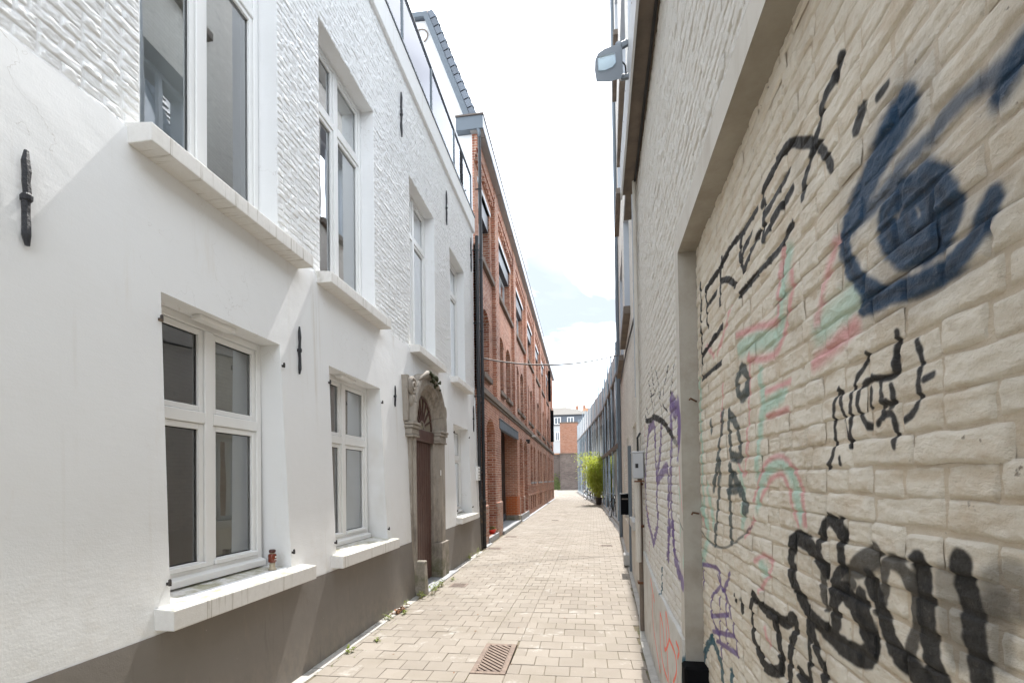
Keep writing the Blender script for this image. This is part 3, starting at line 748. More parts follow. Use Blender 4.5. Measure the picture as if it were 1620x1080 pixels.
# fanlight
fan = MB(); FX = -2.50
fan.prism([(.515 * math.cos(PI * k / 16), .52 * math.sin(PI * k / 16)) for k in range(17)], lambda a, b: (FX, CS + a, CZ + b - .03), lambda a, b: (FX - .03, CS + a, CZ + b - .03))
fo = fan.build('fanlight', MT['fan_panel'], house)
for k in range(1, 9):
    a = PI * k / 9; MB().bar((FX + .012, CS + .12 * math.cos(a), CZ - .02 + .12 * math.sin(a)), (FX + .012, CS + .50 * math.cos(a), CZ - .02 + .50 * math.sin(a)), .018, .028, (1, 0, 0)).build('rib', MT['door'], fo)
    if k < 9:
        b_ = PI * (k - .5) / 9
hub = [(FX + .012, CS + .12 * math.cos(PI * k / 12), CZ - .02 + .12 * math.sin(PI * k / 12)) for k in range(13)]
MB().tube(hub, .014, 6).build('hub_ring', MT['stone'], fo, smooth=True)
rim = [(FX + .012, CS + .495 * math.cos(PI * k / 24), CZ - .02 + .495 * math.sin(PI * k / 24)) for k in range(25)]
MB().tube(rim, .018, 6).build('rim', MT['door'], fo, smooth=True)
# timber lintel and plank door
DX = -2.505
door = MB().box(DX - .05, DX - .012, CS - .50, CS + .50, .035, 2.24).build('door', MT['door'], house)
MB().box(DX - .05, DX + .06, CS - .503, CS + .503, 2.245, 2.43).build('transom', MT['door'], door, bev=.008)
npl = 9
for k in range(npl):
    y0 = CS - .495 + k * .99 / npl; MB().box(DX - .012, DX + rnd.uniform(-.001, .001), y0 + .003, y0 + .99 / npl - .003, .045, 2.24).build('plank', MT['door'], door, bev=.006)
MB().box(DX + .0, DX + .006, CS - .43, CS - .395, 1.56, 1.70).build('letter_plate', MT['iron'], door, bev=.002)
hd = MB().lathe([(.028, 0), (.03, .008), (.016, .012), (.014, .03)], (DX, CS - .40, 1.05), 12, 'X')
hd.tube([(DX + .04, CS - .40 + .05 * math.cos(t_), 1.04 + .055 * math.sin(t_)) for t_ in [2 * PI * k / 14 for k in range(15)]], .009, 6); hd.build('handle', MT['iron'], door, smooth=True)
bl = MB().box(-2.425, -2.392, 6.70, 6.80, 1.37, 1.54).build('doorbell', MT['box_grey'], house, bev=.005)
MB().box(-2.392, -2.389, 6.73, 6.77, 1.40, 1.43).build('button', MT['gasket'], bl)
MB().box(SX, SX + .004, CS + .535, CS + .575, 1.72, 1.81).build('bell_plate', MT['pvc'], house)
th = MB().hexa([(-2.6, 6.86, -.01), (-2.24, 6.86, -.01), (-2.24, 8.62, -.01), (-2.6, 8.25, -.01), (-2.6, 6.86, .035), (-2.24, 6.86, .02), (-2.24, 8.62, .02), (-2.6, 8.25, .035)])
th.build('threshold', MT['bluestone'], house, bev=.006)
gs = empty('guard_stone', (-2.28, 6.72, 0), 'short mossy stone guard post beside the brown door', 'guard stone')
MB().hexa([(-2.37, 6.66, 0), (-2.215, 6.66, 0), (-2.215, 6.81, 0), (-2.37, 6.81, 0), (-2.37, 6.68, .47), (-2.235, 6.68, .47), (-2.235, 6.80, .47), (-2.37, 6.80, .47)]).build('shaft', MT['stone'], gs, bev=.012, seg=2)
MB().hexa([(-2.37, 6.675, .472), (-2.228, 6.675, .472), (-2.228, 6.805, .472), (-2.37, 6.805, .472), (-2.37, 6.69, .49), (-2.245, 6.69, .49), (-2.245, 6.79, .49), (-2.37, 6.79, .49)]).build('cap', MT['stone'], gs, bev=.006)
# ------------------------------------------------------------------ brick factory
fac = empty('brick_factory', (-2.5, 27, 0), 'long red brick factory with pilasters, arched windows and overhanging zinc eaves', 'building')
GX, UX = -2.43, -2.54; F0, F1 = 11.75, 42.4
SPc = 3.95; PIL = [14.05 + SPc * k for k in range(8)]; PW = .6
gh = [arch(12.4, 13.58, .16, 3.05, 3.29), rect(14.62, 18.40, .1, 3.44), arch(19.1, 20.12, .26, 3.12, 3.33), arch(20.62, 21.75, .26, 3.12, 3.33)]
gw = []
for k in range(5):
    a = 23.2 + SPc * k
    gw += [arch(a, a + .95, 1.53, 3.14, 3.36), arch(a + 1.5, a + 2.45, 1.53, 3.14, 3.36)]
bw = []
for k in range(5):
    a = 22.9 + SPc * k
    for j in range(3): bw.append(rect(a + .25 + j * 1.0, a + .75 + j * 1.0, .22, .86))
bw = [b for b in bw if b[1][0] < 42]
gw = [g_ for g_ in gw if g_[1][0] < 42.2]
fgm = MB().sheet(rect(F0, F1, 0, 3.84), gh + gw + bw, lambda s, z: (GX, s, z))
fgm.quad((GX, F1, 0), (-9, F1, 0), (-9, F1, 10.3), (GX, F1, 10.3)).quad((GX, F0, 0), (-9, F0, 0), (-9, F0, 7.5), (GX, F0, 7.5))
fgm.build('ground_floor_wall', MT['red'], fac, fix=False)
def reveal(loop, x0, x1, mat, name):
    q = MB(); n_ = len(loop)
    q.add([(x0, *p) for p in loop] + [(x1, *p) for p in loop], [(i, (i + 1) % n_, n_ + (i + 1) % n_, n_ + i) for i in range(n_)])
    return q.build(name, mat, fac, fix=False)
def backing(loop, x, mat, name):
    q = MB(); tri = tessellate_polygon([[Vector((p[0], p[1], 0)) for p in loop]])
    q.add([(x, *p) for p in loop], [tuple(t_) for t_ in tri]); return q.build(name, mat, fac, fix=False)
for i in (0, 2, 3):
    reveal(gh[i], GX, GX - .28, MT['red'], 'niche_reveal'); backing(gh[i], GX - .28, MT['red_old'], 'niche')
reveal(gh[1], GX, GX - .55, MT['red'], 'gate_reveal')
# gate of vertical steel boards
gate = MB().box(GX - .58, GX - .50, 14.62, 18.40, .1, 3.44).build('gate', MT['gate'], fac)
for k in range(12):
    y0 = 14.64 + k * .313; MB().box(GX - .50, GX - .485, y0 + .006, y0 + .305, .38, 3.3).build('board', MT['gate'], gate)
MB().box(GX - .50, GX - .47, 14.63, 18.39, .11, .36).build('kick_plate', MT['zinc'], gate, bev=.005)
MB().box(GX - .06, GX + .02, 14.35, 18.62, 3.20, 3.46).box(GX - .08, GX + .035, 14.35, 18.62, 3.455, 3.48).box(GX - .08, GX + .035, 14.35, 18.62, 3.18, 3.20).build('steel_lintel', MT['zinc'], fac)
MB().box(GX - .56, GX + .10, 14.45, 18.5, -.01, .105).build('gate_step', MT['bluestone'], fac, bev=.006)
MB().box(GX - .28, GX + .07, 12.3, 13.7, -.01, .155).build('niche_step', MT['bluestone'], fac, bev=.006)
MB().box(GX - .28, GX + .06, 19.0, 21.85, -.01, .255).build('niche_step', MT['bluestone'], fac, bev=.006)
# rounded repainted foot of the gate pier and worn plinth blocks beside the niche
pf = []
for k in range(7):
    a = PI / 2 * k / 6; pf.append((18.40 - .016 + .09 * (1 - math.sin(a)), GX + .016 - .09 * (1 - math.cos(a))))
pier = [(18.384, GX - .45)] + pf[::-1] + [(18.85, GX + .016), (18.85, GX - .02), (18.46, GX - .02), (18.46, GX - .45)]
MB().prism(pier, lambda y, x: (x, y, .30), lambda y, x: (x, y, 1.02)).build('pier_foot', MT['red_orange'], fac)
MB().box(GX - .46, GX + .05, 18.37, 18.9, .0, .30).build('pier_base', MT['stone'], fac, bev=.03, seg=2)
MB().box(GX - .02, GX + .04, 13.6, 14.6, -.01, 1.0).build('plinth_block', MT['red_old'], fac, bev=.02)
MB().box(GX - .02, GX + .035, 11.76, 12.4, -.01, 1.0).build('plinth_block', MT['red_old'], fac, bev=.02)
MB().box(GX - .015, GX + .03, 18.86, 19.09, -.01, .95).box(GX - .015, GX + .03, 20.14, 20.60, -.01, .95).build('plinth_block', MT['red_old'], fac, bev=.015)
MB().box(GX - .01, GX + .02, 21.8, F1, 1.30, 1.42).box(GX - .01, GX + .03, 21.8, F1, .9, .98).build('plinth_course', MT['red'], fac)
# ground floor windows
for l in gw:
    reveal(l, GX, GX - .26, MT['red'], 'window_reveal')
    w0 = backing(l, GX - .24, MT['dark_win'], 'window')
    a, b = l[0][0], l[1][0]
    MB().quad((GX - .225, a + .06, 1.6), (GX - .225, b - .06, 1.6), (GX - .225, b - .06, 3.12), (GX - .225, a + .06, 3.12)).build('pane', MT['glass'], w0, fix=False)
    MB().box(GX - .235, GX - .205, (a + b) / 2 - .03, (a + b) / 2 + .03, 1.55, 3.2).box(GX - .235, GX - .21, a, b, 2.55, 2.61).build('glazing_bar', MT['dark_win'], w0)
    MB().box(GX - .24, GX + .05, a - .06, b + .06, 1.46, 1.53).build('sill', MT['bluestone'], fac)
for i, l in enumerate(bw):
    reveal(l, GX, GX - .15, MT['red'], 'vent_reveal'); backing(l, GX - .14 if i < 6 else GX - .03, MT['dark_win'] if i < 6 else MT['white_wall_far'], 'cellar_hatch')
# string course
MB().box(UX - .02, GX + .07, F0, F1, 3.80, 3.96).box(UX - .02, GX + .035, F0, F1, 3.72, 3.80).build('string_course', MT['string'], fac, bev=.01)
# upper wall: recessed panels between pilasters
bays = [(F0, PIL[0])] + [(PIL[k] + PW, PIL[k + 1]) for k in range(7)]
mid = []; top = []
for k, (a, b) in enumerate(bays):
    if k == 0: mid.append((12.42, 13.46)); top.append((12.2, 13.75))
    else:
        mid += [(a + .40, a + 1.35), (a + 1.90, a + 2.92)]; top.append((a + .22, b - .30))
mh = [arch(a, b, 4.47, 6.02, 6.25) for a, b in mid]; tph = [rect(a, b, 7.45, 9.28) for a, b in top]
fu = MB().sheet(rect(F0, F1, 3.9, 10.3), mh + tph, lambda s, z: (UX, s, z)); fu.build('upper_wall', MT['red'], fac, fix=False)
MB().quad((UX, F0, 3.9), (-2.585, F0, 3.9), (-2.585, F0, 10.3), (UX, F0, 10.3)).build('corner_face', MT['red'], fac, fix=False)
for y in PIL:
    MB().box(UX - .01, GX, y, y + PW, 3.9, 10.28).build('pilaster', MT['red'], fac)
for a, b in bays:
    q = MB()
    for k, (z0, z1, d) in enumerate(((9.62, 9.76, .03), (9.76, 9.90, .06), (9.90, 10.29, .09))): q.box(UX - .01, UX + d, a, b, z0, z1)
    n_ = int((b - a) / .28)
    for k in range(n_):
        y = a + (k + .5) * (b - a) / n_; q.box(UX - .01, UX + .075, y - .06, y + .06, 9.64, 9.77)
    q.build('corbel_band', MT['red'], fac)
for l in mh:
    reveal(l, UX, UX - .24, MT['red'], 'window_reveal'); w0 = backing(l, UX - .22, MT['dark_win'], 'window')
    a, b = l[0][0], l[1][0]
    MB().quad((UX - .205, a + .07, 4.55), (UX - .205, b - .07, 4.55), (UX - .205, b - .07, 6.0), (UX - .205, a + .07, 6.0)).build('pane', MT['glass'], w0, fix=False)
    MB().box(UX - .215, UX - .18, (a + b) / 2 - .025, (a + b) / 2 + .025, 4.5, 6.1).box(UX - .215, UX - .185, a, b, 5.5, 5.56).build('glazing_bar', MT['dark_win'], w0)
    MB().box(UX - .2, UX + .09, a - .07, b + .07, 4.33, 4.47).build('sill', MT['string'], fac, bev=.008)
    # proud voussoir ring
    h = arch(a, b, 6.0, 6.02, 6.25)[2:]; h2 = arch(a - .2, b + .2, 6.0, 6.04, 6.47)[2:]
    loop = h + h2[::-1]
    MB().prism(loop, lambda s, z: (UX + .012, s, z), lambda s, z: (UX - .01, s, z)).build('arch_ring', MT['red'], fac)
for l, (a, b) in zip(tph, top):
    reveal(l, UX, UX - .26, MT['red'], 'window_reveal'); w0 = backing(l, UX - .24, MT['dark_win'], 'window')
    q = MB(); m = (a + b) / 2; xx = UX - .20
    for y in (a + .03, a + (b - a) / 3, a + 2 * (b - a) / 3, b - .03): q.box(xx - .04, xx, y - .035, y + .035, 7.5, 8.72)
    q.box(xx - .04, xx + .001, a, b, 7.46, 7.53).box(xx - .04, xx + .001, a, b, 8.68, 8.76).build('window_frame', MT['win_grey'], w0)
    for k in range(3):
        y0 = a + .06 + k * (b - a) / 3; y1 = y0 + (b - a) / 3 - .1
        MB().quad((xx - .03, y0, 7.5), (xx - .03, y1, 7.5), (xx - .03, y1, 8.7), (xx - .03, y0, 8.7)).build('pane', MT['glass'], w0, fix=False)
    MB().box(UX - .22, UX - .04, a + .01, b - .01, 8.78, 9.2).build('blind_box', MT['dark_win'], w0)
    MB().box(UX - .1, UX + .02, a - .12, b + .12, 9.28, 9.40).build('steel_lintel', MT['win_grey'], fac)
    MB().box(UX - .2, UX + .10, a - .2, b + .25, 7.31, 7.45).build('sill', MT['string'], fac, bev=.008)
# eaves box, soffit, mansard roof with slated verge, gable
MB().box(-2.95, -2.275, 11.58, F1 + .1, 10.27, 10.60).build('eaves_box', MT['zinc'], fac, bev=.006)
MB().box(-2.276, -2.262, 11.59, F1 + .1, 10.285, 10.585).build('fascia', MT['zinc_light'], fac)
MB().box(-2.96, -2.245, 11.55, F1 + .12, 10.60, 10.635).build('eaves_cap', MT['steel_dark'], fac)
MB().box(-2.60, -2.29, 11.62, F1, 10.255, 10.268).build('soffit', MT['soffit'], fac)
for k in range(12): MB().box(-2.60, -2.29, 11.9 + k * 2.5, 11.915 + k * 2.5, 10.25, 10.254).build('soffit_joint', MT['steel_dark'], fac)
gp = [(-2.56, 7.3), (-2.56, 10.26), (-2.95, 10.26), (-2.95, 10.62), (-2.66, 10.62), (-3.68, 13.32), (-8.5, 13.4), (-8.5, 7.3)]
MB().prism(gp, lambda x, z: (x, 11.76, z), lambda x, z: (x, 12.0, z)).build('gable_wall', MT['render_white'], fac)
rp = [(-2.58, 10.63), (-3.66, 13.46), (-8.5, 13.60), (-8.5, 13.5), (-3.72, 13.36), (-2.66, 10.63)]
MB().prism(rp, lambda x, z: (x, 11.70, z), lambda x, z: (x, F1, z)).build('mansard_roof', MT['slate'], fac)
for k in range(13):
    t0, t1 = k / 13, (k + 1.12) / 13
    A = Vector((-2.585, 0, 10.635)); B = Vector((-3.67, 0, 13.46)); nrm = Vector((.934, 0, .357))
    p0 = A.lerp(B, t0); p1 = A.lerp(B, min(1, t1)); o0 = nrm * .17; o1 = nrm * .12
    v = [p0, p0 + o0, p1 + o1, p1]
    MB().prism([(q_.x, q_.z) for q_ in v], lambda x, z: (x, 11.66, z), lambda x, z: (x, 11.95, z)).build('verge_slate', MT['slate'], fac)
MB().prism([(-2.60, 10.64), (-3.68, 13.46), (-4.6, 13.48), (-4.6, 13.36), (-3.77, 13.34), (-2.75, 10.64)], lambda x, z: (x, 11.64, z), lambda x, z: (x, 11.70, z)).build('verge_board', MT['zinc'], fac)
MB().lathe([(.075, 0), (.08, .04), (.07, .06), (.07, .14), (.08, .16), (.07, .18)], (-3.68, 11.85, 13.42), 12).build('chimney_pot', MT['terracotta'], fac, smooth=True)
MB().tube([(-3.42, 12.2, 12.50), (-3.42, 12.2, 12.74), (-3.38, 12.2, 12.83), (-3.31, 12.2, 12.86), (-3.24, 12.2, 12.82), (-3.22, 12.2, 12.70)], .045, 10).build('vent_pipe', MT['zinc'], fac, smooth=True)
MB().tube([(-3.86 + .17 * math.cos(t_), 11.73, 12.92 + .17 * math.sin(t_)) for t_ in [-1.2 + 3.4 * k / 12 for k in range(13)]], .014, 6).build('iron_ring', MT['string'], fac)
# black signboards at the far corner, lamp and camera on the wall
MB().box(GX - .02, GX + .17, 36.9, 37.15, 7.6, 9.9).build('signboard', MT['black'], fac)
MB().box(GX + .1, GX + .35, 37.0, 37.1, 4.5, 6.9).build('signboard', MT['black'], fac)
MB().box(GX, GX + .16, 21.4, 21.56, 3.34, 3.42).box(GX + .05, GX + .15, 21.43, 21.53, 3.25, 3.34).build('wall_camera', MT['gasket'], fac)
MB().box(GX, GX + .2, 23.6, 23.76, 3.74, 3.80).build('wall_lamp', MT['pvc'], fac)
# downpipes
def pipe(name, x, y, z0, z1, r, par, foot=1.25):
    p_ = MB().tube([(x, y, foot), (x, y, z1)], r, 14).build(name, MT['pipe'], par, smooth=False)
    q = MB().lathe([(r * 1.25, 0), (r * 1.35, .03), (r * 1.2, .12), (r * 1.18, foot - .12), (r * 1.4, foot - .10), (r * 1.45, foot - .02), (r * 1.1, foot)], (x, y, z0), 14)
    q.build('cast_foot', MT['pipe_old'], p_, smooth=True)
    z = foot + .6
    while z < z1 - .3:
        MB().lathe([(r * 1.12, 0), (r * 1.2, .01), (r * 1.2, .035), (r * 1.12, .045)], (x, y, z), 14).build('joint_ring', MT['pipe'], p_, smooth=True)
        MB().box(x - .12, x, y - .012, y + .012, z + .012, z + .033).build('bracket', MT['pipe'], p_); z += 1.75
    return p_
pipe('downpipe', -2.395, 11.29, .0, 7.45, .044, house)
pipe('downpipe', -2.365, 11.60, .0, 10.1, .040, fac, 1.15)
p_ = MB().tube([(-2.365, 11.60, 10.05), (-2.365, 11.60, 10.2), (-2.40, 11.62, 10.27)], .042, 12).build('outlet_bend', MT['zinc'], fac, smooth=True)
# thin white cables and junction box beside the last window
jb = empty('junction_box', (-2.42, 11.05, 1.6), 'pale perforated junction box beside the black downpipes', 'junction box')
MB().box(-2.43, -2.36, 10.95, 11.18, 1.63, 1.95).build('case', MT['pvc'], jb, bev=.008)
for a in range(3):
    for b in range(4): MB().lathe([(.012, 0), (.012, .003)], (-2.36, 11.0 + a * .06, 1.68 + b * .07), 8, 'X').build('vent_hole', MT['gasket'], jb)
MB().tube([(-2.45, 11.1, 1.95), (-2.45, 11.08, 2.4), (-2.45, 11.12, 2.9), (-2.46, 11.05, 3.3), (-2.455, 11.15, 3.5)], .012, 6).build('cable', MT['pvc'], jb)
MB().tube([(-2.42, 11.06, 1.63), (-2.41, 11.05, .9), (-2.40, 11.06, .1)], .014, 6).build('conduit', MT['box_grey'], jb)
bowl = empty('plant_bowl', (-2.50, 13.25, .156), 'small red plastic bowl with green plant in the factory niche', 'bowl')
MB().lathe([(.07, 0), (.11, .04), (.135, .11), (.14, .12), (.12, .12), (.10, .06), (.01, .05)], (-2.50, 13.25, .158), 18).build('bowl_body', MT['red_plastic'], bowl, smooth=True)
q = MB()
for k in range(60):
    a = rnd.uniform(0, 2 * PI); r_ = rnd.uniform(0, .11); c_ = Vector((-2.50 + r_ * math.cos(a), 13.25 + r_ * math.sin(a), .27 + rnd.uniform(0, .07)))
    d = Vector((rnd.uniform(-1, 1), rnd.uniform(-1, 1), rnd.uniform(0, 1))).normalized() * .05; e = d.cross(Vector((0, 0, 1))).normalized() * .014
    q.quad(c_ - d * .3, c_ + e, c_ + d, c_ - e)
q.build('leaves', MT['weed'], bowl, fix=False)

# ------------------------------------------------------------------ right: cream painted brick wall with graffiti
ra = empty('graffiti_wall', (.47, 0, 0), 'cream painted brick wall with a recessed panel covered in graffiti', 'wall', rz=-math.atan(.033))
GRAF = [('m',0.05,0.55,0.5,'2.048,2.133 1.808,2.099 1.633,2.063 1.593,2.125 1.569,2.202 1.534,2.272'),
('p',0.018,0.6,0.6,'2.084,2.194 1.835,2.152 1.63,2.111 1.6,2.197 1.563,2.302'),
('p',0.018,0.6,0.6,'1.925,2.058 1.648,2.014 1.515,2.131 1.495,2.214'),
('p',0.018,0.6,0.6,'2.419,2.205 2.256,2.275 2.158,2.329'),
('p',0.018,0.6,0.6,'2.623,2.3 2.476,2.205'),
('m',0.06,0.5,0.6,'1.331,1.993 1.228,2.001 1.167,2.011'),
('p',0.03,0.6,0.6,'1.368,1.916 1.26,1.931 1.17,1.95'),
('p',0.025,0.5,0.6,'1.346,2.019 1.294,2.107 1.24,2.165'),
('m',0.035,0.6,0.5,'1.861,1.514 1.822,1.591 1.726,1.648 1.615,1.664 1.545,1.626 1.504,1.56 1.48,1.505'),
('m',0.035,0.6,0.5,'1.804,1.985 1.786,1.886 1.819,1.773 1.853,1.623'),
('m',0.035,0.6,0.5,'1.756,1.855 1.59,1.873'),
('m',0.035,0.6,0.5,'2.813,2.152 2.791,1.796 2.787,1.596 2.733,1.369'),
('m',0.035,0.6,0.5,'2.081,1.65 2.027,1.529 2.055,1.431'),
('m',0.035,0.6,0.5,'2.675,1.581 2.556,1.385'),
('m',0.035,0.6,0.5,'1.842,1.311 1.78,1.29'),
('p',0.013,0.6,0.6,'1.905,1.534 1.786,1.654 1.627,1.684 1.511,1.634 1.462,1.553 1.456,1.486'),
('p',0.013,0.6,0.6,'1.81,1.538 1.737,1.602 1.631,1.627 1.571,1.585 1.529,1.515 1.498,1.482'),
('p',0.013,0.6,0.6,'1.753,1.906 1.54,1.902'),
('p',0.013,0.6,0.6,'1.743,1.822 1.556,1.821'),
('p',0.013,0.6,0.6,'1.909,2.075 1.944,1.854 1.999,1.636 2.1,1.687'),
('p',0.013,0.6,0.6,'2.946,1.683 2.883,1.458 2.665,1.312'),
('p',0.013,0.6,0.6,'2.317,2.04 2.398,1.77'),
('p',0.013,0.6,0.6,'2.018,1.387 1.899,1.468'),
('p',0.013,0.6,0.6,'1.91,1.31 1.791,1.351 1.718,1.322 1.866,1.209'),
('p',0.013,0.6,0.6,'1.808,1.095 1.766,1.047'),
('m',0.05,0.6,0.6,'2.828,1.464 2.683,1.322 2.86,1.144'),
('m',0.04,0.5,0.5,'2.992,1.558 2.942,1.513'),
('m',0.04,0.5,0.5,'2.965,1.318 2.999,1.268'),
('t',0.03,0.78,0.35,'2.329,1.91 2.453,1.686 2.539,1.567'),
('t',0.03,0.78,0.35,'2.404,1.698 2.45,1.511 2.531,1.297'),
('t',0.03,0.78,0.35,'2.224,1.897 2.214,1.718'),
('t',0.03,0.78,0.35,'2.224,1.903 2.09,1.811 2.055,1.704 2.181,1.71'),
('t',0.03,0.78,0.35,'2.195,1.658 2.235,1.52 2.229,1.349'),
('t',0.03,0.78,0.35,'2.218,1.665 2.008,1.518 2.022,1.488'),
('t',0.03,0.78,0.35,'2.562,1.891 2.552,1.856'),
('t',0.03,0.78,0.35,'2.02,2.049 2.092,2.01 2.046,1.94 1.964,1.943 1.952,2.005 2.02,2.049'),
('t',0.03,0.78,0.35,'2.252,1.566 2.109,1.575'),
('t',0.008,0.6,0.4,'3.024,1.378 2.703,1.291 2.381,1.295 2.125,1.362 1.937,1.436'),
('u',0.013,0.75,0.35,'2.832,1.141 2.805,1.012'),
('u',0.013,0.75,0.35,'2.832,1.141 2.498,1.176 2.456,1.104 2.624,1.006 2.633,0.91 2.478,0.851 2.427,0.767'),
('u',0.013,0.75,0.35,'2.483,1.142 2.387,1.097 2.272,1.197'),
('u',0.013,0.75,0.35,'2.387,1.097 2.284,1.047 2.204,0.951 2.154,0.878'),
('u',0.013,0.75,0.35,'2.633,0.91 2.287,1.012'),
('u',0.013,0.75,0.35,'2.605,0.841 2.204,0.944'),
('u',0.013,0.75,0.35,'2.461,1.045 2.478,0.851'),
('u',0.013,0.75,0.35,'2.345,1.072 2.336,0.869'),
('u',0.013,0.75,0.35,'2.543,0.815 2.163,0.881'),
('u',0.05,0.75,0.4,'2.971,2.038 2.947,1.952 2.969,1.834'),
('b2',0.035,0.9,0.25,'2.643,0.798 2.825,0.649 2.891,0.464'),
('b2',0.035,0.9,0.25,'2.644,0.79 2.487,0.746 2.425,0.654'),
('b2',0.035,0.9,0.25,'2.268,0.759 2.261,0.722'),
('b',0.085,0.9,0.35,'0.979,2.282 1.024,2.278 1.063,2.255 1.118,2.223 1.172,2.191'),
('b',0.085,0.9,0.35,'1.014,2.271 0.993,2.292'),
('b',0.06,0.93,0.3,'0.928,2.133 0.88,2.077 0.871,2.031 0.909,2.009 0.977,2.024 1.023,2.069 1.042,2.122 0.99,2.142 0.929,2.106 0.915,2.055 0.958,2.049 0.983,2.091'),
('b',0.045,0.92,0.3,'0.788,2.012 0.816,1.978 0.867,1.953 0.945,1.953 1.028,1.968 1.13,1.979'),
('b',0.045,0.92,0.3,'1.201,2.171 1.191,2.101 1.14,2.037 1.07,1.983'),
('b',0.04,0.65,0.6,'0.934,2.187 0.988,2.188 1.073,2.171 1.133,2.171'),
('b',0.04,0.65,0.6,'0.902,2.192 0.85,2.2 0.787,2.189 0.739,2.175'),
('b',0.05,0.85,0.5,'0.766,2.153 0.742,2.165 0.728,2.183'),
('n',0.03,0.9,0.3,'1.122,2.389 1.136,2.375'),
('n',0.012,0.8,0.4,'1.02,2.369 1.052,2.368'),
('n',0.02,0.85,0.35,'2.741,2.668 2.75,2.503 2.744,2.272 2.741,2.153'),
('n',0.02,0.85,0.35,'2.744,2.272 2.303,2.305'),
('n',0.02,0.85,0.35,'2.741,2.153 2.343,2.146'),
('n',0.02,0.85,0.35,'2.628,2.594 2.594,2.393'),
('n',0.02,0.85,0.35,'2.628,2.594 2.332,2.57 2.23,2.583 2.074,2.575 1.977,2.561 1.838,2.56 1.8,2.557'),
('n',0.02,0.85,0.35,'2.604,2.498 2.404,2.494'),
('n',0.02,0.85,0.35,'2.278,2.598 2.325,2.529 2.336,2.403'),
('n',0.02,0.85,0.35,'2.311,2.51 2.192,2.468 2.068,2.395'),
('n',0.02,0.85,0.35,'1.977,2.561 2.009,2.488 1.97,2.405'),
('n',0.02,0.85,0.35,'2.002,2.474 1.858,2.502'),
('n',0.02,0.85,0.35,'1.969,2.416 1.768,2.461'),
('n',0.02,0.85,0.35,'1.747,2.542 1.716,2.582 1.611,2.59 1.498,2.579 1.421,2.532 1.336,2.472 1.292,2.421 1.258,2.36'),
('n',0.02,0.85,0.35,'1.719,2.536 1.733,2.42'),
('n',0.02,0.85,0.35,'1.722,2.49 1.513,2.506'),
('n',0.02,0.85,0.35,'1.727,2.417 1.646,2.431 1.485,2.444'),
('n',0.02,0.85,0.35,'1.42,2.383 1.39,2.433 1.336,2.472 1.311,2.498 1.285,2.535 1.226,2.55 1.198,2.573'),
('n',0.02,0.85,0.35,'2.013,2.334 1.792,2.33 1.604,2.321 1.501,2.347'),
('n',0.0145,0.98,0.08,'1.311,1.64 1.273,1.681 1.265,1.76 1.246,1.825 1.222,1.769 1.198,1.687'),
('n',0.0145,0.98,0.08,'1.191,1.687 1.187,1.757 1.174,1.826 1.136,1.852 1.117,1.874'),
('n',0.0145,0.98,0.08,'1.101,1.823 1.149,1.807 1.151,1.759 1.116,1.721'),
('n',0.0145,0.98,0.08,'1.088,1.724 1.06,1.74 1.029,1.73 1.026,1.675'),
('n',0.0145,0.98,0.08,'1.101,1.821 1.046,1.81 1.02,1.818 1.022,1.838 1.013,1.872 1.01,1.889'),
('n',0.0145,0.98,0.08,'1.073,1.806 1.066,1.735'),
('n',0.0145,0.98,0.08,'1.114,1.8 1.113,1.764'),
('n',0.0145,0.98,0.08,'1.036,1.792 1.033,1.755 1.057,1.765'),
('n',0.0145,0.98,0.08,'0.959,1.857 0.95,1.821 0.956,1.783 0.958,1.741 0.998,1.721'),
('n',0.0145,0.98,0.08,'0.939,1.786 0.919,1.789'),
('n',0.0145,0.98,0.08,'1.246,1.661 1.243,1.649'),
('k',0.03,0.97,0.15,'1.929,1.181 1.96,1.108 1.921,1.009 1.809,0.967 1.69,0.992 1.654,1.03 1.676,1.089 1.712,1.14'),
('k',0.03,0.97,0.15,'1.929,1.181 1.832,1.164 1.71,1.166 1.619,1.17 1.555,1.2 1.543,1.158 1.583,1.109 1.594,0.994'),
('k',0.03,0.97,0.15,'2.092,1.118 2.09,1.087'),
('k',0.014,0.95,0.15,'2.181,1.124 2.183,1.098'),
('k',0.038,0.96,0.25,'1.521,1.439 1.56,1.397 1.551,1.326 1.503,1.281 1.437,1.244 1.353,1.231 1.271,1.218 1.199,1.219 1.158,1.229 1.136,1.263 1.166,1.291 1.193,1.33 1.252,1.348 1.288,1.314 1.291,1.267'),
('k',0.038,0.96,0.25,'1.548,1.425 1.502,1.444 1.431,1.433 1.369,1.405 1.34,1.383'),
('k',0.038,0.96,0.25,'1.132,1.4 1.114,1.372 1.09,1.335 1.068,1.296 1.037,1.276 0.998,1.264 0.959,1.254'),
('k',0.038,0.96,0.25,'0.968,1.463 0.961,1.438 0.957,1.402 0.954,1.357 0.947,1.313 0.929,1.266'),
('k',0.038,0.96,0.25,'1.17,1.351 1.15,1.31 1.125,1.266'),
('k',0.038,0.96,0.25,'0.864,1.479 0.862,1.452 0.853,1.422 0.847,1.386 0.84,1.35 0.831,1.306'),
('k',0.026,0.93,0.25,'1.458,1.262 1.45,1.206 1.452,1.139 1.436,1.059'),
('k',0.026,0.93,0.25,'1.438,1.22 1.406,1.164 1.369,1.131 1.349,1.094'),
('k',0.026,0.93,0.25,'1.518,1.06 1.482,1.05 1.448,1.052'),
('k',0.026,0.93,0.25,'1.367,1.439 1.339,1.485 1.309,1.513 1.264,1.493 1.25,1.455 1.248,1.406'),
('k',0.026,0.93,0.25,'1.252,1.508 1.239,1.481'),
('k',0.026,0.93,0.25,'1.248,1.406 1.288,1.373 1.3,1.343 1.239,1.346'),
('k',0.026,0.7,0.5,'1.204,1.406 1.158,1.441 1.103,1.467 1.116,1.437 1.167,1.413 1.237,1.396 1.206,1.374'),
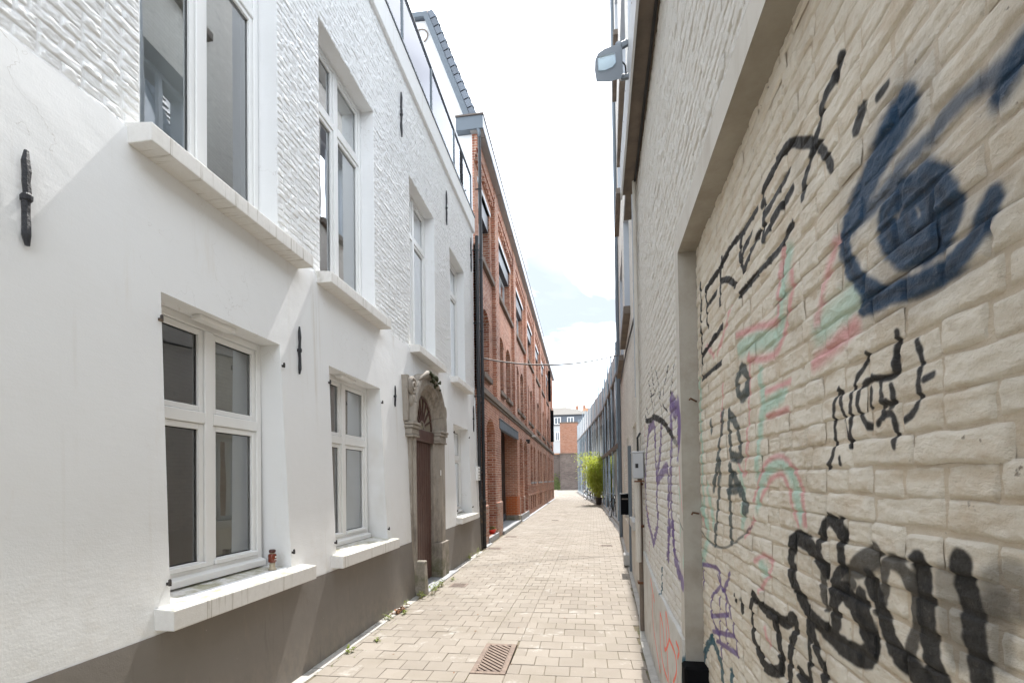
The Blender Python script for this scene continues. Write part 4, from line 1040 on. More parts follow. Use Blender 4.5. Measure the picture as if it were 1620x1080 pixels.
('k',0.026,0.7,0.5,'1.085,1.371 1.079,1.418 1.058,1.449 1.029,1.451 1,1.43 0.986,1.395 0.984,1.358 1.002,1.295'),
('k',0.026,0.7,0.5,'1.355,1.382 1.357,1.342 1.335,1.293'),
('k',0.05,0.4,0.8,'0.81,1.435 0.797,1.459 0.776,1.47 0.756,1.462 0.75,1.447'),
('k',0.05,0.4,0.8,'0.899,1.445 0.897,1.388 0.883,1.336'),
('k',0.05,0.4,0.8,'0.802,1.424 0.804,1.363'),
('u',0.032,0.72,0.45,'4.696,2.073 4.418,2.088 4.214,2.052 4.201,1.852 4.141,1.601 4.155,1.444 4.119,1.265 4.459,1.04'),
('u',0.032,0.72,0.45,'4.693,2.088 5.008,1.82 5.121,1.501 5.001,1.268 4.66,1.102 4.459,1.04'),
('u',0.032,0.72,0.45,'3.771,2.005 3.9,1.798 4.13,1.601 3.597,1.693 3.446,1.625 3.488,1.319 3.516,1.119'),
('u',0.032,0.72,0.45,'3.307,2.102 3.285,1.995 3.347,1.541 3.332,1.385 3.259,1.156'),
('u',0.032,0.72,0.45,'3.265,2.147 3.05,2.044 2.909,1.969 2.921,1.87 3.026,1.756'),
('u',0.032,0.72,0.45,'3.304,2.122 3.116,2.014 3.141,2.067'),
('u',0.035,0.75,0.4,'3.419,1.304 3.559,1.065'),
('u',0.035,0.75,0.4,'3.286,1.316 3.22,1.109 2.907,1.017'),
('n',0.035,0.85,0.4,'4.976,2.235 4.873,2.181 4.474,2.143 4.283,2.143 3.72,2.041 3.387,1.941 3.231,1.882'),
('n',0.03,0.5,0.6,'3.231,1.882 3.077,1.826'),
('n',0.011,0.85,0.35,'4.283,2.141 4.436,2.356 4.652,2.54 4.586,2.585'),
('n',0.011,0.85,0.35,'4.283,2.141 4.126,2.304 4.349,2.479'),
('n',0.011,0.85,0.35,'4.503,2.353 4.191,2.328'),
('n',0.011,0.85,0.35,'3.701,2.045 3.857,2.258 3.957,2.4 4.092,2.505'),
('n',0.011,0.85,0.35,'3.444,2.079 3.7,2.173 3.508,2.309 3.343,2.371'),
('n',0.011,0.85,0.35,'3.298,2.163 3.203,2.247 3.107,2.326'),
('n',0.011,0.85,0.35,'4.741,2.228 4.878,2.323'),
('n',0.011,0.85,0.35,'4.288,2.467 4.392,2.599'),
('n',0.011,0.85,0.35,'3.838,2.194 3.793,2.295'),
('r',0.03,0.7,0.5,'4.941,1.334 4.89,1.276'),
('r',0.03,0.7,0.5,'4.819,1.008 4.834,0.931'),
('r',0.03,0.7,0.5,'5.079,2.144 5.111,1.985'),
('b2',0.03,0.8,0.4,'3.903,0.92 3.933,0.722'),
('s',0.016,0.85,0.3,'4.547,0.711 4.277,0.58'),
('s',0.016,0.85,0.3,'3.878,0.588 3.896,0.359 3.758,0.243 3.513,0.223'),
('s',0.016,0.85,0.3,'3.878,0.588 3.716,0.525 3.64,0.391 3.398,0.552 3.521,0.684'),
('s',0.016,0.85,0.3,'3.399,0.542 3.147,0.532 3.101,0.442 3.247,0.316'),
('s',0.016,0.85,0.3,'3.09,0.623 2.983,0.607 3.044,0.547'),
('s',0.016,0.85,0.3,'3.553,0.676 3.505,0.387 3.455,0.231'),
('s',0.016,0.85,0.3,'4.447,0.59 4.375,0.329 3.952,0.114')]
GC = {'m': (.42, .66, .55), 'p': (.74, .30, .32), 't': (.05, .075, .08), 'u': (.16, .10, .27), 'b': (.018, .055, .115), 'b2': (.01, .09, .13),
      'n': (.017, .017, .019), 'k': (.010, .010, .011), 'r': (.40, .05, .09), 's': (.85, .13, .07)}
GU0, GU1, GZ1, GRES = .4, 5.6, 3.2, .0025
gwid, ghei = int((GU1 - GU0) / GRES), int(GZ1 / GRES)
img = np.zeros((ghei, gwid, 4), np.float32); img[..., :3] = .5
gr = np.random.default_rng(5)
def smooth_noise(h, w_, cell):
    a = gr.random((h // cell + 3, w_ // cell + 3)).astype(np.float32)
    yy = np.arange(h) / cell; xx = np.arange(w_) / cell; y0 = yy.astype(int); x0 = xx.astype(int); fy = (yy - y0)[:, None]; fx = (xx - x0)[None]
    fy = fy * fy * (3 - 2 * fy); fx = fx * fx * (3 - 2 * fx)
    return (a[y0][:, x0] * (1 - fy) * (1 - fx) + a[y0 + 1][:, x0] * fy * (1 - fx) + a[y0][:, x0 + 1] * (1 - fy) * fx + a[y0 + 1][:, x0 + 1] * fy * fx)
WOB = smooth_noise(ghei, gwid, 10) * .6 + smooth_noise(ghei, gwid, 4) * .4
def catmull(p, k=8):
    if len(p) < 3: return p
    o = []
    for i in range(len(p) - 1):
        p0 = p[max(i - 1, 0)]; p1 = p[i]; p2 = p[i + 1]; p3 = p[min(i + 2, len(p) - 1)]
        for j in range(k):
            t_ = j / k
            o.append(tuple(.5 * ((2 * p1[c]) + (-p0[c] + p2[c]) * t_ + (2 * p0[c] - 5 * p1[c] + 4 * p2[c] - p3[c]) * t_ ** 2 + (-p0[c] + 3 * p1[c] - 3 * p2[c] + p3[c]) * t_ ** 3) for c in (0, 1)))
    return o + [p[-1]]
HALO = [('b', w_ * 1.5, a_ * .42, 2.2, p_) for c_, w_, a_, s_, p_ in GRAF if c_ == 'b'] + [('k', w_ * 1.5, a_ * .16, 2.6, p_) for c_, w_, a_, s_, p_ in GRAF if c_ == 'k']
INNER = [('n', .013, .5, 1.6, p_) for c_, w_, a_, s_, p_ in GRAF if c_ == 'b' and w_ >= .045 and a_ > .9]
for col_, wd, al, soft, pt in HALO + GRAF + INNER:
    p = catmull([tuple(float(c) for c in q.split(',')) for q in pt.split()])
    wd *= {'k': 1.42, 't': 1.75, 'u': 2.0, 'm': 1.7, 'p': 1.9, 'n': 1.6, 's': 1.9, 'b': 1.12, 'b2': 1.6, 'r': 1.4}[col_]; wd *= .72 if soft < .1 else 1; wd *= 1.45 if col_ == 'u' and float(pt.split(',')[0]) > 2.9 else 1; soft *= .4 if col_ in 'kn' and soft < 1 else (1.0 if col_ == 'b' else 1.3 if col_ in 'mp' else .7); al *= 1.05 if col_ in 'mp' else 1; hw = wd / 2; pad = hw * (1 + soft) + .012
    u0 = min(a for a, _ in p) - pad; u1 = max(a for a, _ in p) + pad; z0 = min(b for _, b in p) - pad; z1 = max(b for _, b in p) + pad
    i0, i1 = max(0, int((u0 - GU0) / GRES)), min(gwid, int((u1 - GU0) / GRES) + 1); j0, j1 = max(0, int(z0 / GRES)), min(ghei, int(z1 / GRES) + 1)
    if i1 <= i0 or j1 <= j0: continue
    U = (GU0 + (np.arange(i0, i1) + .5) * GRES)[None].astype(np.float32); Z = ((np.arange(j0, j1) + .5) * GRES)[:, None].astype(np.float32)
    D = np.full((j1 - j0, i1 - i0), 9, np.float32)
    for (a, b), (c, d) in zip(p[:-1], p[1:]):
        l2 = max(1e-9, (c - a) ** 2 + (d - b) ** 2); t_ = np.clip(((U - a) * (c - a) + (Z - b) * (d - b)) / l2, 0, 1)
        D = np.minimum(D, np.hypot(U - a - t_ * (c - a), Z - b - t_ * (d - b)))
    D = D + (WOB[j0:j1, i0:i1] - .5) * wd * .14
    e = hw * soft + .0015
    A = np.clip((hw + e * .5 - D) / (e * 1.6), 0, 1); A = A * A * (3 - 2 * A) * min(1, al * 1.25) * ((.94 if col_ in 'knb' else .8) + (.06 if col_ in 'knb' else .2) * WOB[j0:j1, i0:i1])
    old = img[j0:j1, i0:i1, 3]; na = A + old * (1 - A); cc = np.array(GC[col_], np.float32)
    img[j0:j1, i0:i1, :3] = np.where(na[..., None] > 1e-4, (cc * A[..., None] + img[j0:j1, i0:i1, :3] * (old * (1 - A))[..., None]) / np.maximum(na, 1e-4)[..., None], img[j0:j1, i0:i1, :3])
    img[j0:j1, i0:i1, 3] = na
gi = bpy.data.images.new('graffiti_strokes', gwid, ghei, alpha=True, float_buffer=True, is_data=True)
gi.alpha_mode = 'CHANNEL_PACKED'
gi.pixels.foreach_set(np.ascontiguousarray(img).ravel()); gi.update(); gi.pack()
def cream(name, smoothwall=False, outer=None, ca=(.75, .68, .575), cb_=(.84, .78, .68)):
    m, n = new_mat(name); p = pos(n, ref=ra); q = n('SeparateXYZ', {0: p})
    y, z, x = q.outputs['Y'], q.outputs['Z'], q.outputs['X']
    c = mix(n, nz(n, p, 2.5, 6), ca, cb_)
    if not smoothwall:
        c = mix(n, rng(n, nz(n, pos(n, (1, .6, 1.5), ra), 9, 8, .72), .48, .70, 0, .75), c, (.60, .475, .34))
        c = mix(n, rng(n, nz(n, p, 50, 5, .6), .68, .75, 0, .75), c, (.16, .12, .085))
        c = mix(n, rng(n, nz(n, pos(n, (1, 1, .6), ra), 3.2, 9, .75), .50, .70, 0, .5), c, (.44, .375, .295))
    else: c = mix(n, rng(n, nz(n, pos(n, (1, 1, .35), ra), 4, 7, .7), .5, .7, 0, .5), c, (.36, .31, .25))
    if outer: c = mix(n, rng(n, x, .05, .04), c, mix(n, nz(n, p, 9, 7, .7), mul(outer, .86), outer))
    if not smoothwall: c = mix(n, rng(n, nz(n, pos(n, (1, .8, 1.2), ra), 19, 9, .8), .685, .70, 0, .85), c, (.40, .27, .175))
    lowd = n('Math', {0: rng(n, z, .9, .2), 1: rng(n, nz(n, p, 6, 7, .7), .5, .68, 0, .6)}, operation='MULTIPLY').outputs[0]
    c = mix(n, lowd, c, (.30, .23, .16))
    uv = n('CombineXYZ', {'X': rng(n, y, GU0, GU1), 'Y': rng(n, z, 0, GZ1), 'Z': 0.0}).outputs[0]
    t_ = n('TexImage', {'Vector': uv}, image=gi, extension='CLIP', interpolation='Cubic')
    a = t_.outputs['Alpha']
    # paint catches the proud grain and misses pits
    gr_ = rng(n, nz(n, p, 85, 5, .7), .25, .42, .90, 1)
    a = n('Math', {0: a, 1: gr_}, operation='MULTIPLY').outputs[0]
    c = mix(n, a, c, t_.outputs['Color'])
    if smoothwall: nm = bump(n, nz(n, p, 70, 5), .25, .004)
    else:
        nm = bump(n, nz(n, pos(n, (1, .6, 1.2), ra), 17, 8, .72), .95, .024); nm = bump(n, nz(n, p, 160, 4, .6), .35, .0025, nm)
    r_ = rng(n, a, 0, 1, .8, .62)
    out(n, bsdf(n, c, r_, 0, nm, **{'Specular IOR Level': .3})); return m
MT['jamb'] = surf('grey_beige_render', (.36, .33, .285), .85, .18, 5, .3, 60, col2=(.27, .235, .19))
MT['cream'] = cream('cream_wall_paint', outer=(.80, .77, .715)); MT['cream_mortar'] = cream('stained_cream_mortar', outer=(.66, .60, .515), ca=(.65, .55, .43), cb_=(.75, .665, .55))
MT['cream_smooth'] = cream('cream_smooth_render', True, None, (.52, .49, .44), (.61, .575, .52))
MT['dado'] = cream('grey_dado_render', True, None, (.52, .51, .48), (.61, .60, .57))
NY0, NY1, NZ1, ND = .585, 2.86, 2.90, .09
WEND = 5.58
mo = MB(); f0 = lambda y, z: (.0055, y, z)
mo.sheet([(-3, 0), (NY0, 0), (NY0, NZ1), (NY1, NZ1), (NY1, 0), (WEND, 0), (WEND, 4.95), (-3, 4.95)], [], f0)
mo.sheet(rect(NY0, NY1, 0, NZ1), [], lambda y, z: (ND + .0058, y, z))
mo.quad((.006, WEND, 0), (.006, WEND, 4.95), (.6, WEND, 4.95), (.6, WEND, 0))
mo.build('mortar_face', MT['cream_mortar'], ra, fix=False, local=True)
jm = MB()
jb_ = MB()
jb_.quad((-.006, NY1, 0), (ND + .02, NY1, 0), (ND + .02, NY1, NZ1), (-.006, NY1, NZ1))            # far jamb of the recess
jb_.quad((-.004, NY0, 0), (ND + .01, NY0, 0), (ND + .01, NY0, NZ1), (-.004, NY0, NZ1))
jb_.quad((-.006, NY0, NZ1), (-.006, NY1, NZ1), (ND + .01, NY1, NZ1), (ND + .01, NY0, NZ1))
# smooth rendered margin round the recess
jm.sheet([(NY1 + .11, 0), (NY1 + .11, NZ1 + .13), (NY0 - .1, NZ1 + .13), (NY0 - .1, 0), (NY0, 0), (NY0, NZ1), (NY1, NZ1), (NY1, 0)], [], lambda y, z: (-.006, y, z))
jb_.build('recess_jamb', MT['jamb'], ra, fix=False, local=True)
jm.build('recess_margin', MT['cream_smooth'], ra, fix=False, local=True)
lab = random.Random(11)
def free_a(z):
    iv = [(1.0, WEND)]
    return cut(iv, [(NY0 - .1, NY1 + .105)]) if z < NZ1 + .12 else iv
ob = courses(.0, 4.93, free_a, lab); npan = courses(.0, NZ1, lambda z: [(NY0 + .02, NY1)], lab)
allb = [(y, z, L, 0) for y, z, L in ob] + [(y, z, L, 1) for y, z, L in npan]
PAN = {(round(y, 5), round(z, 5)) for y, z, L, k in allb if k}
def isp(y, z): return (round(y, 5), round(z, 5)) in PAN
def wpt(y, z):
    return ra.matrix_basis @ Vector((ND if isp(y, z) else 0, y, z))
lay_bricks([b[:3] for b in allb], ra, MT['cream'], lambda y, z, dx: ((ND if isp(y, z) else 0) + dx, y, z), PI, wpt,
           brick_set(.206, .0565, .0075, 18, 8, .010, .0030, range(50, 64), 2.2), brick_set(.101, .0565, .0075, 10, 8, .010, .0030, range(64, 76), 2.2),
           brick_set(.206, .0565, .007, 6, 3, .015, .004, range(72, 82)), brick_set(.101, .0565, .007, 4, 3, .015, .004, range(82, 90)), True)
# dado of smooth render with a wavy top, tarred foot of the margin
dd = MB(); dp = [(NY1 + .0, 0), (WEND - .3, 0), (WEND - .3, .86), (4.9, .80), (4.4, .74), (4.0, .72), (3.7, .73), (3.4, .705), (3.15, .72), (NY1 + .02, .71)]
dd.prism(dp, lambda y, z: (-.022, y, z), lambda y, z: (.01, y, z)); dd.build('dado', MT['dado'], ra, local=True, bev=.004)
MB().box(-.03, ND + .03, NY1 - .11, NY1 - .001, 0, .60).build('tarred_block', MT['black'], ra, local=True, bev=.012)
# eaves: brown soffit, pale fascia
MB().box(-.145, .2, -3, WEND + .1, 4.88, 4.91).build('soffit', MT['wood_soffit'], ra, local=True)
MB().box(-.165, -.146, -3, WEND + .12, 4.84, 5.28).build('fascia', MT['fascia'], ra, local=True)
for k in range(14): MB().lathe([(.007, 0), (.007, .004)], (-.167, -.1 + k * .42, 5.2 - .02 * (k % 2)), 6, 'X').build('nail', MT['rust'], ra, local=True)
MB().hexa([(-.16, -3, 5.28), (3.5, -3, 7.6), (3.5, WEND, 7.6), (-.16, WEND, 5.28), (-.16, -3, 5.34), (3.5, -3, 7.66), (3.5, WEND, 7.66), (-.16, WEND, 5.34)]).build('roof', MT['slate'], ra, local=True)
MB().tube([(-.03, 2.6, 4.86), (-.03, 3.6, 4.855), (-.028, 4.6, 4.86), (-.03, 5.4, 4.85), (-.03, 5.50, 4.6), (-.03, 5.48, 4.2), (-.03, 5.5, 3.86), (-.035, 5.57, 3.7)], .012, 6).build('cable', MT['cable'], ra, local=True)
dpz = [.0, 1.2, 2.0, 4.8]
pp_ = MB().tube([(-.035, 5.40, 1.62), (-.035, 5.40, 4.86)], .022, 10).build('downpipe', MT['cream_smooth'], ra, local=True)
MB().tube([(-.035, 5.36, 0), (-.035, 5.37, 1.62)], .025, 10).build('lower_pipe', MT['wood_soffit'], pp_, local=True)
for z in (.5, 1.1, 1.55): MB().box(-.075, .0, 5.33, 5.42, z, z + .025).build('clip', MT['rust'], pp_, local=True)
# cobweb-coloured hooks in the jamb
for z in (1.42, 2.05): MB().tube([(ND - .01, NY1 + .0, z), (ND - .05, NY1 - .05, z + .01), (ND - .06, NY1 - .07, z)], .005, 5).build('wall_hook', MT['rust'], ra, local=True)
def RA(x, y, z): return ra.matrix_basis @ Vector((x, y, z))
# grey meter box on its post
mb = empty('meter_box', RA(-.06, 5.2, 0), 'grey electrical meter box on the corner of the graffiti wall', 'meter box', rz=-math.atan(.033))
MB().box(-.062, .05, -.05, .13, 1.62, 1.89).build('case', MT['box_grey'], mb, local=True, bev=.008)
MB().box(-.069, .055, -.057, .137, 1.89, 1.903).build('lid', MT['win_grey'], mb, local=True, bev=.003)
MB().box(-.035, -.005, -.054, -.051, 1.73, 1.775).build('label_plate', MT['gasket'], mb, local=True)
MB().tube([(-.01, .05, .75), (-.01, .05, 1.6)], .03, 10).build('conduit', MT['cream_smooth'], mb, local=True)
MB().tube([(.0, .05, 1.9), (.0, .06, 2.05), (.03, .08, 2.1)], .012, 6).build('cable', MT['cable'], mb, local=True)
MB().box(-.05, .05, -.09, -.06, 1.585, 1.60).build('bracket', MT['rust'], mb, local=True)
# floodlight
fl = empty('floodlight', RA(-.17, 4.15, 5.1), 'grey floodlight with clear lens bracketed to the pale fascia', 'floodlight', rz=-math.atan(.033))
hous = [(-.262, -.15), (-.275, -.05), (-.27, .04), (-.245, .09), (-.19, .12), (-.12, .135), (-.06, .13), (-.045, .10), (-.045, -.13), (-.06, -.155), (-.16, -.168)]
MB().prism([(a, b) for a, b in hous], lambda x, z: (x, -.07, z), lambda x, z: (x * .92, .12, z * .35 + .075)).build('housing', MT['lamp_grey'], fl, local=True, bev=.012, seg=2)
MB().prism([(-.25, .05), (-.105, .06), (-.10, -.02), (-.13, -.05), (-.19, -.068), (-.245, -.062)], lambda x, z: (x, -.074, z), lambda x, z: (x, -.082, z)).build('lens', MT['glass_rail'], fl, local=True)
m_, n_ = new_mat('lamp_reflector'); out(n_, bsdf(n_, (.75, .72, .66), .35, .3, bump(n_, n_('TexWave', {'Vector': pos(n_), 'Scale': 40.0}).outputs['Fac'], .6, .004)))
MB().prism([(-.245, .045), (-.11, .055), (-.105, -.018), (-.132, -.046), (-.19, -.063), (-.24, -.058)], lambda x, z: (x, -.0705, z), lambda x, z: (x, -.0725, z)).build('reflector', m_, fl, local=True)
MB().lathe([(.01, -.03), (.03, -.028), (.034, 0), (.03, .028), (.01, .03)], (-.075, -.02, .155), 12, 'Y').build('pivot', MT['lamp_grey'], fl, local=True, smooth=True)
MB().bar((-.07, -.02, .155), (.012, -.02, .185), .03, .05).build('bracket', MT['lamp_grey'], fl, local=True, bev=.004)
MB().bar((-.06, -.02, -.11), (.012, -.02, -.105), .03, .04).build('bracket', MT['lamp_grey'], fl, local=True, bev=.004)
MB().tube([(-.05, -.0, .05), (-.02, -.01, 0), (-.015, -.0, -.06), (.0, 0, -.09)], .007, 6).build('cable', MT['cable'], fl, local=True)

# ------------------------------------------------------------------ right: tall pale house beyond
rb = empty('pale_house', (.42, 0, 0), 'tall pale painted brick house with grey window reveals beyond the graffiti wall', 'house', rz=-math.atan(.05))
B0, B1 = 5.72, 14.5
bwin = [(7.25, 8.15, 1.0, 2.45), (9.75, 10.5, 1.0, 2.45), (11.9, 12.6, 1.0, 2.45)]
bup = [(8.2, 10.3, z, z + 2.5) for z in (4.45, 8.3, 12.0)] + [(11.4, 13.3, z, z + 2.5) for z in (4.45, 8.3, 12.0)] + [(6.1, 7.3, z, z + 2.5) for z in (5.6, 9.3, 13)]
bm_ = MB().sheet(rect(B0, B1, 0, 17.5), [rect(a, b, c, d) for a, b, c, d in bwin + bup], lambda y, z: (0, y, z))
bm_.quad((0, B1, 0), (5, B1, 0), (5, B1, 17.5), (0, B1, 17.5)).quad((0, B0, 0), (5, B0, 0), (5, B0, 17.5), (0, B0, 17.5))
bm_.build('brick_wall', MT['white_far'], rb, fix=False, local=True)
MB().box(-.02, .01, B0 + .001, 9.0, 0, .93).box(-.015, .01, 9.001, B1, 0, .7).build('dado', MT['cream_smooth'], rb, local=True, bev=.005)
for i, (a, b, c, d) in enumerate(bwin + bup):
    up_ = i >= len(bwin); dep = .34 if up_ else .2
    q = MB(); l = rect(a, b, c, d)
    q.add([(0, *p) for p in l] + [(dep, *p) for p in l], [(k, (k + 1) % 4, 4 + (k + 1) % 4, 4 + k) for k in range(4)])
    w0 = q.build('window_reveal', MT['grey_reveal'] if up_ else MT['cream_smooth'], rb, fix=False, local=True)
    MB().box(dep - .06, dep, a, b, c, c + .07).box(dep - .06, dep, a, b, d - .07, d).box(dep - .06, dep, a, a + .07, c + .07, d - .07).box(dep - .06, dep, b - .07, b, c + .07, d - .07).box(dep - .06, dep, (a + b) / 2 - .04, (a + b) / 2 + .04, c + .07, d - .07).build('window_frame', MT['win_grey'], w0, local=True)
    MB().quad((dep - .03, a + .05, c + .05), (dep - .03, b - .05, c + .05), (dep - .03, b - .05, d - .05), (dep - .03, a + .05, d - .05)).build('pane', MT['glass'], w0, fix=False, local=True)
    MB().box(dep + .3, dep + .33, a - .2, b + .2, c - .1, d + .1).build('blind', MT['interior'], w0, local=True)
    MB().box(-.11 if up_ else -.07, dep - .06, a - .08, b + .08, c - .13, c).build('sill', MT['wood_soffit'] if up_ else MT['concrete'], rb, local=True, bev=.006)
MB().tube([(-.03, B0 + .02, 3.66), (-.03, 6.6, 3.75), (-.03, 8.1, 3.9), (-.03, 9.5, 4.02), (-.03, 11.5, 4.1), (-.03, 13.5, 4.2), (-.03, 14.4, 4.5)], .014, 6).build('cable', MT['cable'], rb, local=True)
MB().tube([(-.06, 13.95, .0), (-.06, 13.95, 17)], .05, 10).build('downpipe', MT['zinc'], rb, local=True)
MB().tube([(-.04, 6.0, 2.6), (-.04, 6.0, 17)], .035, 10).build('downpipe', MT['grey_reveal'], rb, local=True)
MB().box(-.14, 0, 9.2, 9.55, .02, .22).build('step_block', MT['concrete'], rb, local=True, bev=.01)
MB().box(-.055, 0, 8.75, 8.9, 0, 2.2).build('grey_post', MT['zinc'], rb, local=True, bev=.005)
def RB(x, y, z): return rb.matrix_basis @ Vector((x, y, z))
lb = empty('letter_box', RB(-.1, 8.95, 1.15), 'black letter box on the pale house wall', 'letter box', rz=-math.atan(.05))
MB().box(-.09, .055, -.06, .22, -.17, .19).build('case', MT['black'], lb, local=True, bev=.006)
MB().box(-.096, .058, -.066, .226, .19, .205).build('lid', MT['gasket'], lb, local=True, bev=.004)
MB().box(-.07, .04, -.064, -.0605, .10, .125).build('slot', MT['steel_dark'], lb, local=True)
MB().box(.055, .10, .02, .16, -.12, .1).build('bracket', MT['black'], lb, local=True)
MB().box(-.103, -.091, -.066, .226, -.17, .205).build('side_trim', MT['zinc'], lb, local=True)
# ------------------------------------------------------------------ right: steel and glass gallery
gal = empty('steel_gallery', (1.3, 25, 0), 'long galvanised steel gallery with tall fins and glass along the right side', 'building')
def GP(s):
    """line of the gallery front, as plan X at distance s"""
    if s < 30: return 1.28
    return 1.28 - (s - 30) * .0512
def lerp(a, b, t_): return a + (b - a) * max(0, min(1, t_))
def Z1(s): return lerp(2.85, 3.45, (s - 15) / 50)
def Z2(s): return lerp(5.35, 6.9, (s - 15) / 50)
def Z3(s): return lerp(6.6, 9.1, (s - 15) / 50)
segs = [(15.0, 30.0), (30.0, 67.5)]
def strip(nm, mat, x_off, w_, zf, h, a0=15.0, a1=67.5, zoff=0):
    q = MB(); pts = [a0] + [p for p in (30.0,) if a0 < p < a1] + [a1]
    for a, b in zip(pts[:-1], pts[1:]):
        A, B = GP(a) + x_off, GP(b) + x_off; za, zb = zf(a) + zoff, zf(b) + zoff
        q.hexa([(A, a, za - h), (A + w_, a, za - h), (B + w_, b, zb - h), (B, b, zb - h), (A, a, za), (A + w_, a, za), (B + w_, b, zb), (B, b, zb)])
    return q.build(nm, mat, gal)
strip('floor_beam', MT['steel_dark'], -.04, .16, Z1, .16)
strip('floor_slab', MT['concrete'], .12, 2.2, Z1, .14, zoff=-.01)
strip('upper_beam', MT['steel_dark'], -.03, .12, Z2, .12)
strip('upper_slab', MT['concrete'], .10, 2.2, Z2, .12, zoff=-.01)
strip('roof_edge', MT['zinc'], .25, .12, Z3, .14)
strip('roof_slab', MT['zinc'], .3, 4.0, Z3, .10, zoff=-.02)
strip('top_wall', MT['white_wall_far'], .10, .2, Z3, 2.2, zoff=-.16)
strip('back_wall', MT['white_wall_far'], 1.9, .2, Z3, 9.2, zoff=-.1)
strip('plinth', MT['concrete'], -.06, 2.0, lambda s: .10, .14)
s = 15.1; k = 0
while s < 67.4:
    x = GP(s)
    MB().box(x - .03, x + .03, s - .05, s + .05, 0, Z3(s) - .15 if k % 3 else Z3(s) + .25).build('post', MT['steel'], gal)
    stp = 2.9 if s < 30 else 3.3
    e = min(s + stp, 67.4)
    # fins of the first floor
    n_ = 4
    for j in range(n_):
        y = s + .25 + (stp - .4) * j / n_
        if y > 67: break
        xx = GP(y); a = rnd.uniform(-.1, .35); L = .32
        dx, dy = math.sin(a) * L, math.cos(a) * L * .9
        if rnd.random() < .86: MB().hexa([(xx + .02, y, Z1(y) + .02), (xx + .035, y - .01, Z1(y) + .02), (xx + .035 + dx, y + dy, Z1(y) + .02), (xx + .02 + dx, y + dy + .01, Z1(y) + .02),
                   (xx + .02, y, Z2(y) - .13), (xx + .035, y - .01, Z2(y) - .13), (xx + .035 + dx, y + dy, Z2(y) - .13), (xx + .02 + dx, y + dy + .01, Z2(y) - .13)]).build('fin', MT['steel'], gal)
    # ground floor: glass and plate by turns
    if k % 3 != 1:
        MB().hexa([(x + .10, s + .12, .12), (x + .115, s + .12, .12), (GP(e) + .115, e - .12, .12), (GP(e) + .10, e - .12, .12), (x + .10, s + .12, Z1(s) - .2), (x + .115, s + .12, Z1(s) - .2), (GP(e) + .115, e - .12, Z1(e) - .2), (GP(e) + .10, e - .12, Z1(e) - .2)]).build('glass_panel', MT['glass'], gal)
    else:
        MB().hexa([(x + .05, s + .6, .12), (x + .08, s + .6, .12), (GP(e) + .08, e - .2, .12), (GP(e) + .05, e - .2, .12), (x + .05, s + .6, Z1(s) - .2), (x + .08, s + .6, Z1(s) - .2), (GP(e) + .08, e - .2, Z1(e) - .2), (GP(e) + .05, e - .2, Z1(e) - .2)]).build('plate_panel', MT['steel'], gal)
    # top floor windows in the white wall
    if k % 2:
        zt = Z3(s); xw = GP(s) + .10
        w0 = MB().box(xw - .03, xw + .05, s + .7, s + 1.9, zt - 1.75, zt - .7).build('window', MT['dark_win'], gal)
        MB().quad((xw - .032, s + .78, zt - 1.67), (xw - .032, s + 1.82, zt - 1.67), (xw - .032, s + 1.82, zt - .78), (xw - .032, s + .78, zt - .78)).build('pane', MT['glass'], w0, fix=False)
    if k % 4 == 0:
        MB().tube([(x + .3, s, Z3(s)), (x + .3, s, Z3(s) + .5), (x + .3, s + .5, Z3(s) + .5), (x + .3, s + .5, Z3(s))], .025, 6).build('roof_hoop', MT['steel'], gal)
    s += stp; k += 1
MB().box(1.215, 1.225, 19.88, 20.12, 1.3, 1.65).build('notice', MT['pvc'], gal)
MB().box(1.35, 1.9, 17.4, 18.2, 1.05, 1.6).build('dark_opening', MT['black'], gal)
# frame post nearest the pale house
MB().box(1.17, 1.25, 14.72, 14.80, 0, 8.2).build('end_post', MT['steel'], gal)

# ------------------------------------------------------------------ end of the alley
ew = empty('end_wall', (-4, 79, 0), 'dark old stone wall closing the far end of the alley', 'wall')
MB().box(-9.5, -3.55, 80.5, 81, 0, 5.8).build('set_back_wall', MT['end_dark'], ew)
MB().box(-3.5, 3, 79, 79.6, 0, 5.75).build('main_wall', MT['end_dark'], ew)
MB().box(-3.6, 3, 78.9, 79.7, 5.75, 5.9).build('coping', MT['string'], ew)
MB().box(-9.5, -3.6, 80.4, 81.1, 5.8, 6.0).build('coping', MT['terracotta'], ew)
iv = MB()
for k in range(900):
    p0 = Vector((rnd.gauss(-4.3, .35), rnd.uniform(80.2, 80.45), abs(rnd.gauss(0, .9)))); d = Vector((rnd.uniform(-1, 1), rnd.uniform(-.3, .3), rnd.uniform(-1, 1))).normalized() * .09; e = Vector((-d.z, .02, d.x))
    iv.quad(p0 - d, p0 - e * .6, p0 + d, p0 + e * .6)
o = iv.build('ivy', MT['weed'], None, fix=False); tag(o, 'patch of dark green ivy at the foot of the far end wall', 'ivy', kind='stuff')
eb = empty('brick_block', (-2, 80, 0), 'plain red brick block rising above the far end wall', 'building')
MB().box(-3.45, -.62, 79.25, 84, 5.88, 10.75).build('wall', MT['end_red'], eb)
MB().box(-.615, .6, 79.45, 84, 5.88, 10.7).build('side_wall', MT['end_red'], eb)
MB().box(-3.5, .65, 79.2, 84.1, 10.76, 10.95).build('coping', MT['string'], eb)
fh = empty('far_house', (-4, 95, 0), 'white house with grey hipped roof and slate attic behind the brick block', 'house')
MB().box(-11, 2.5, 95, 103, 0, 12.2).build('wall', MT['white_wall_far'], fh)
MB().box(-11.2, 2.7, 94.8, 103, 12.2, 14.0).build('slate_attic', MT['slate'], fh)
MB().box(-11.4, 2.9, 94.6, 103.2, 14.0, 14.2).build('gutter', MT['dark_win'], fh)
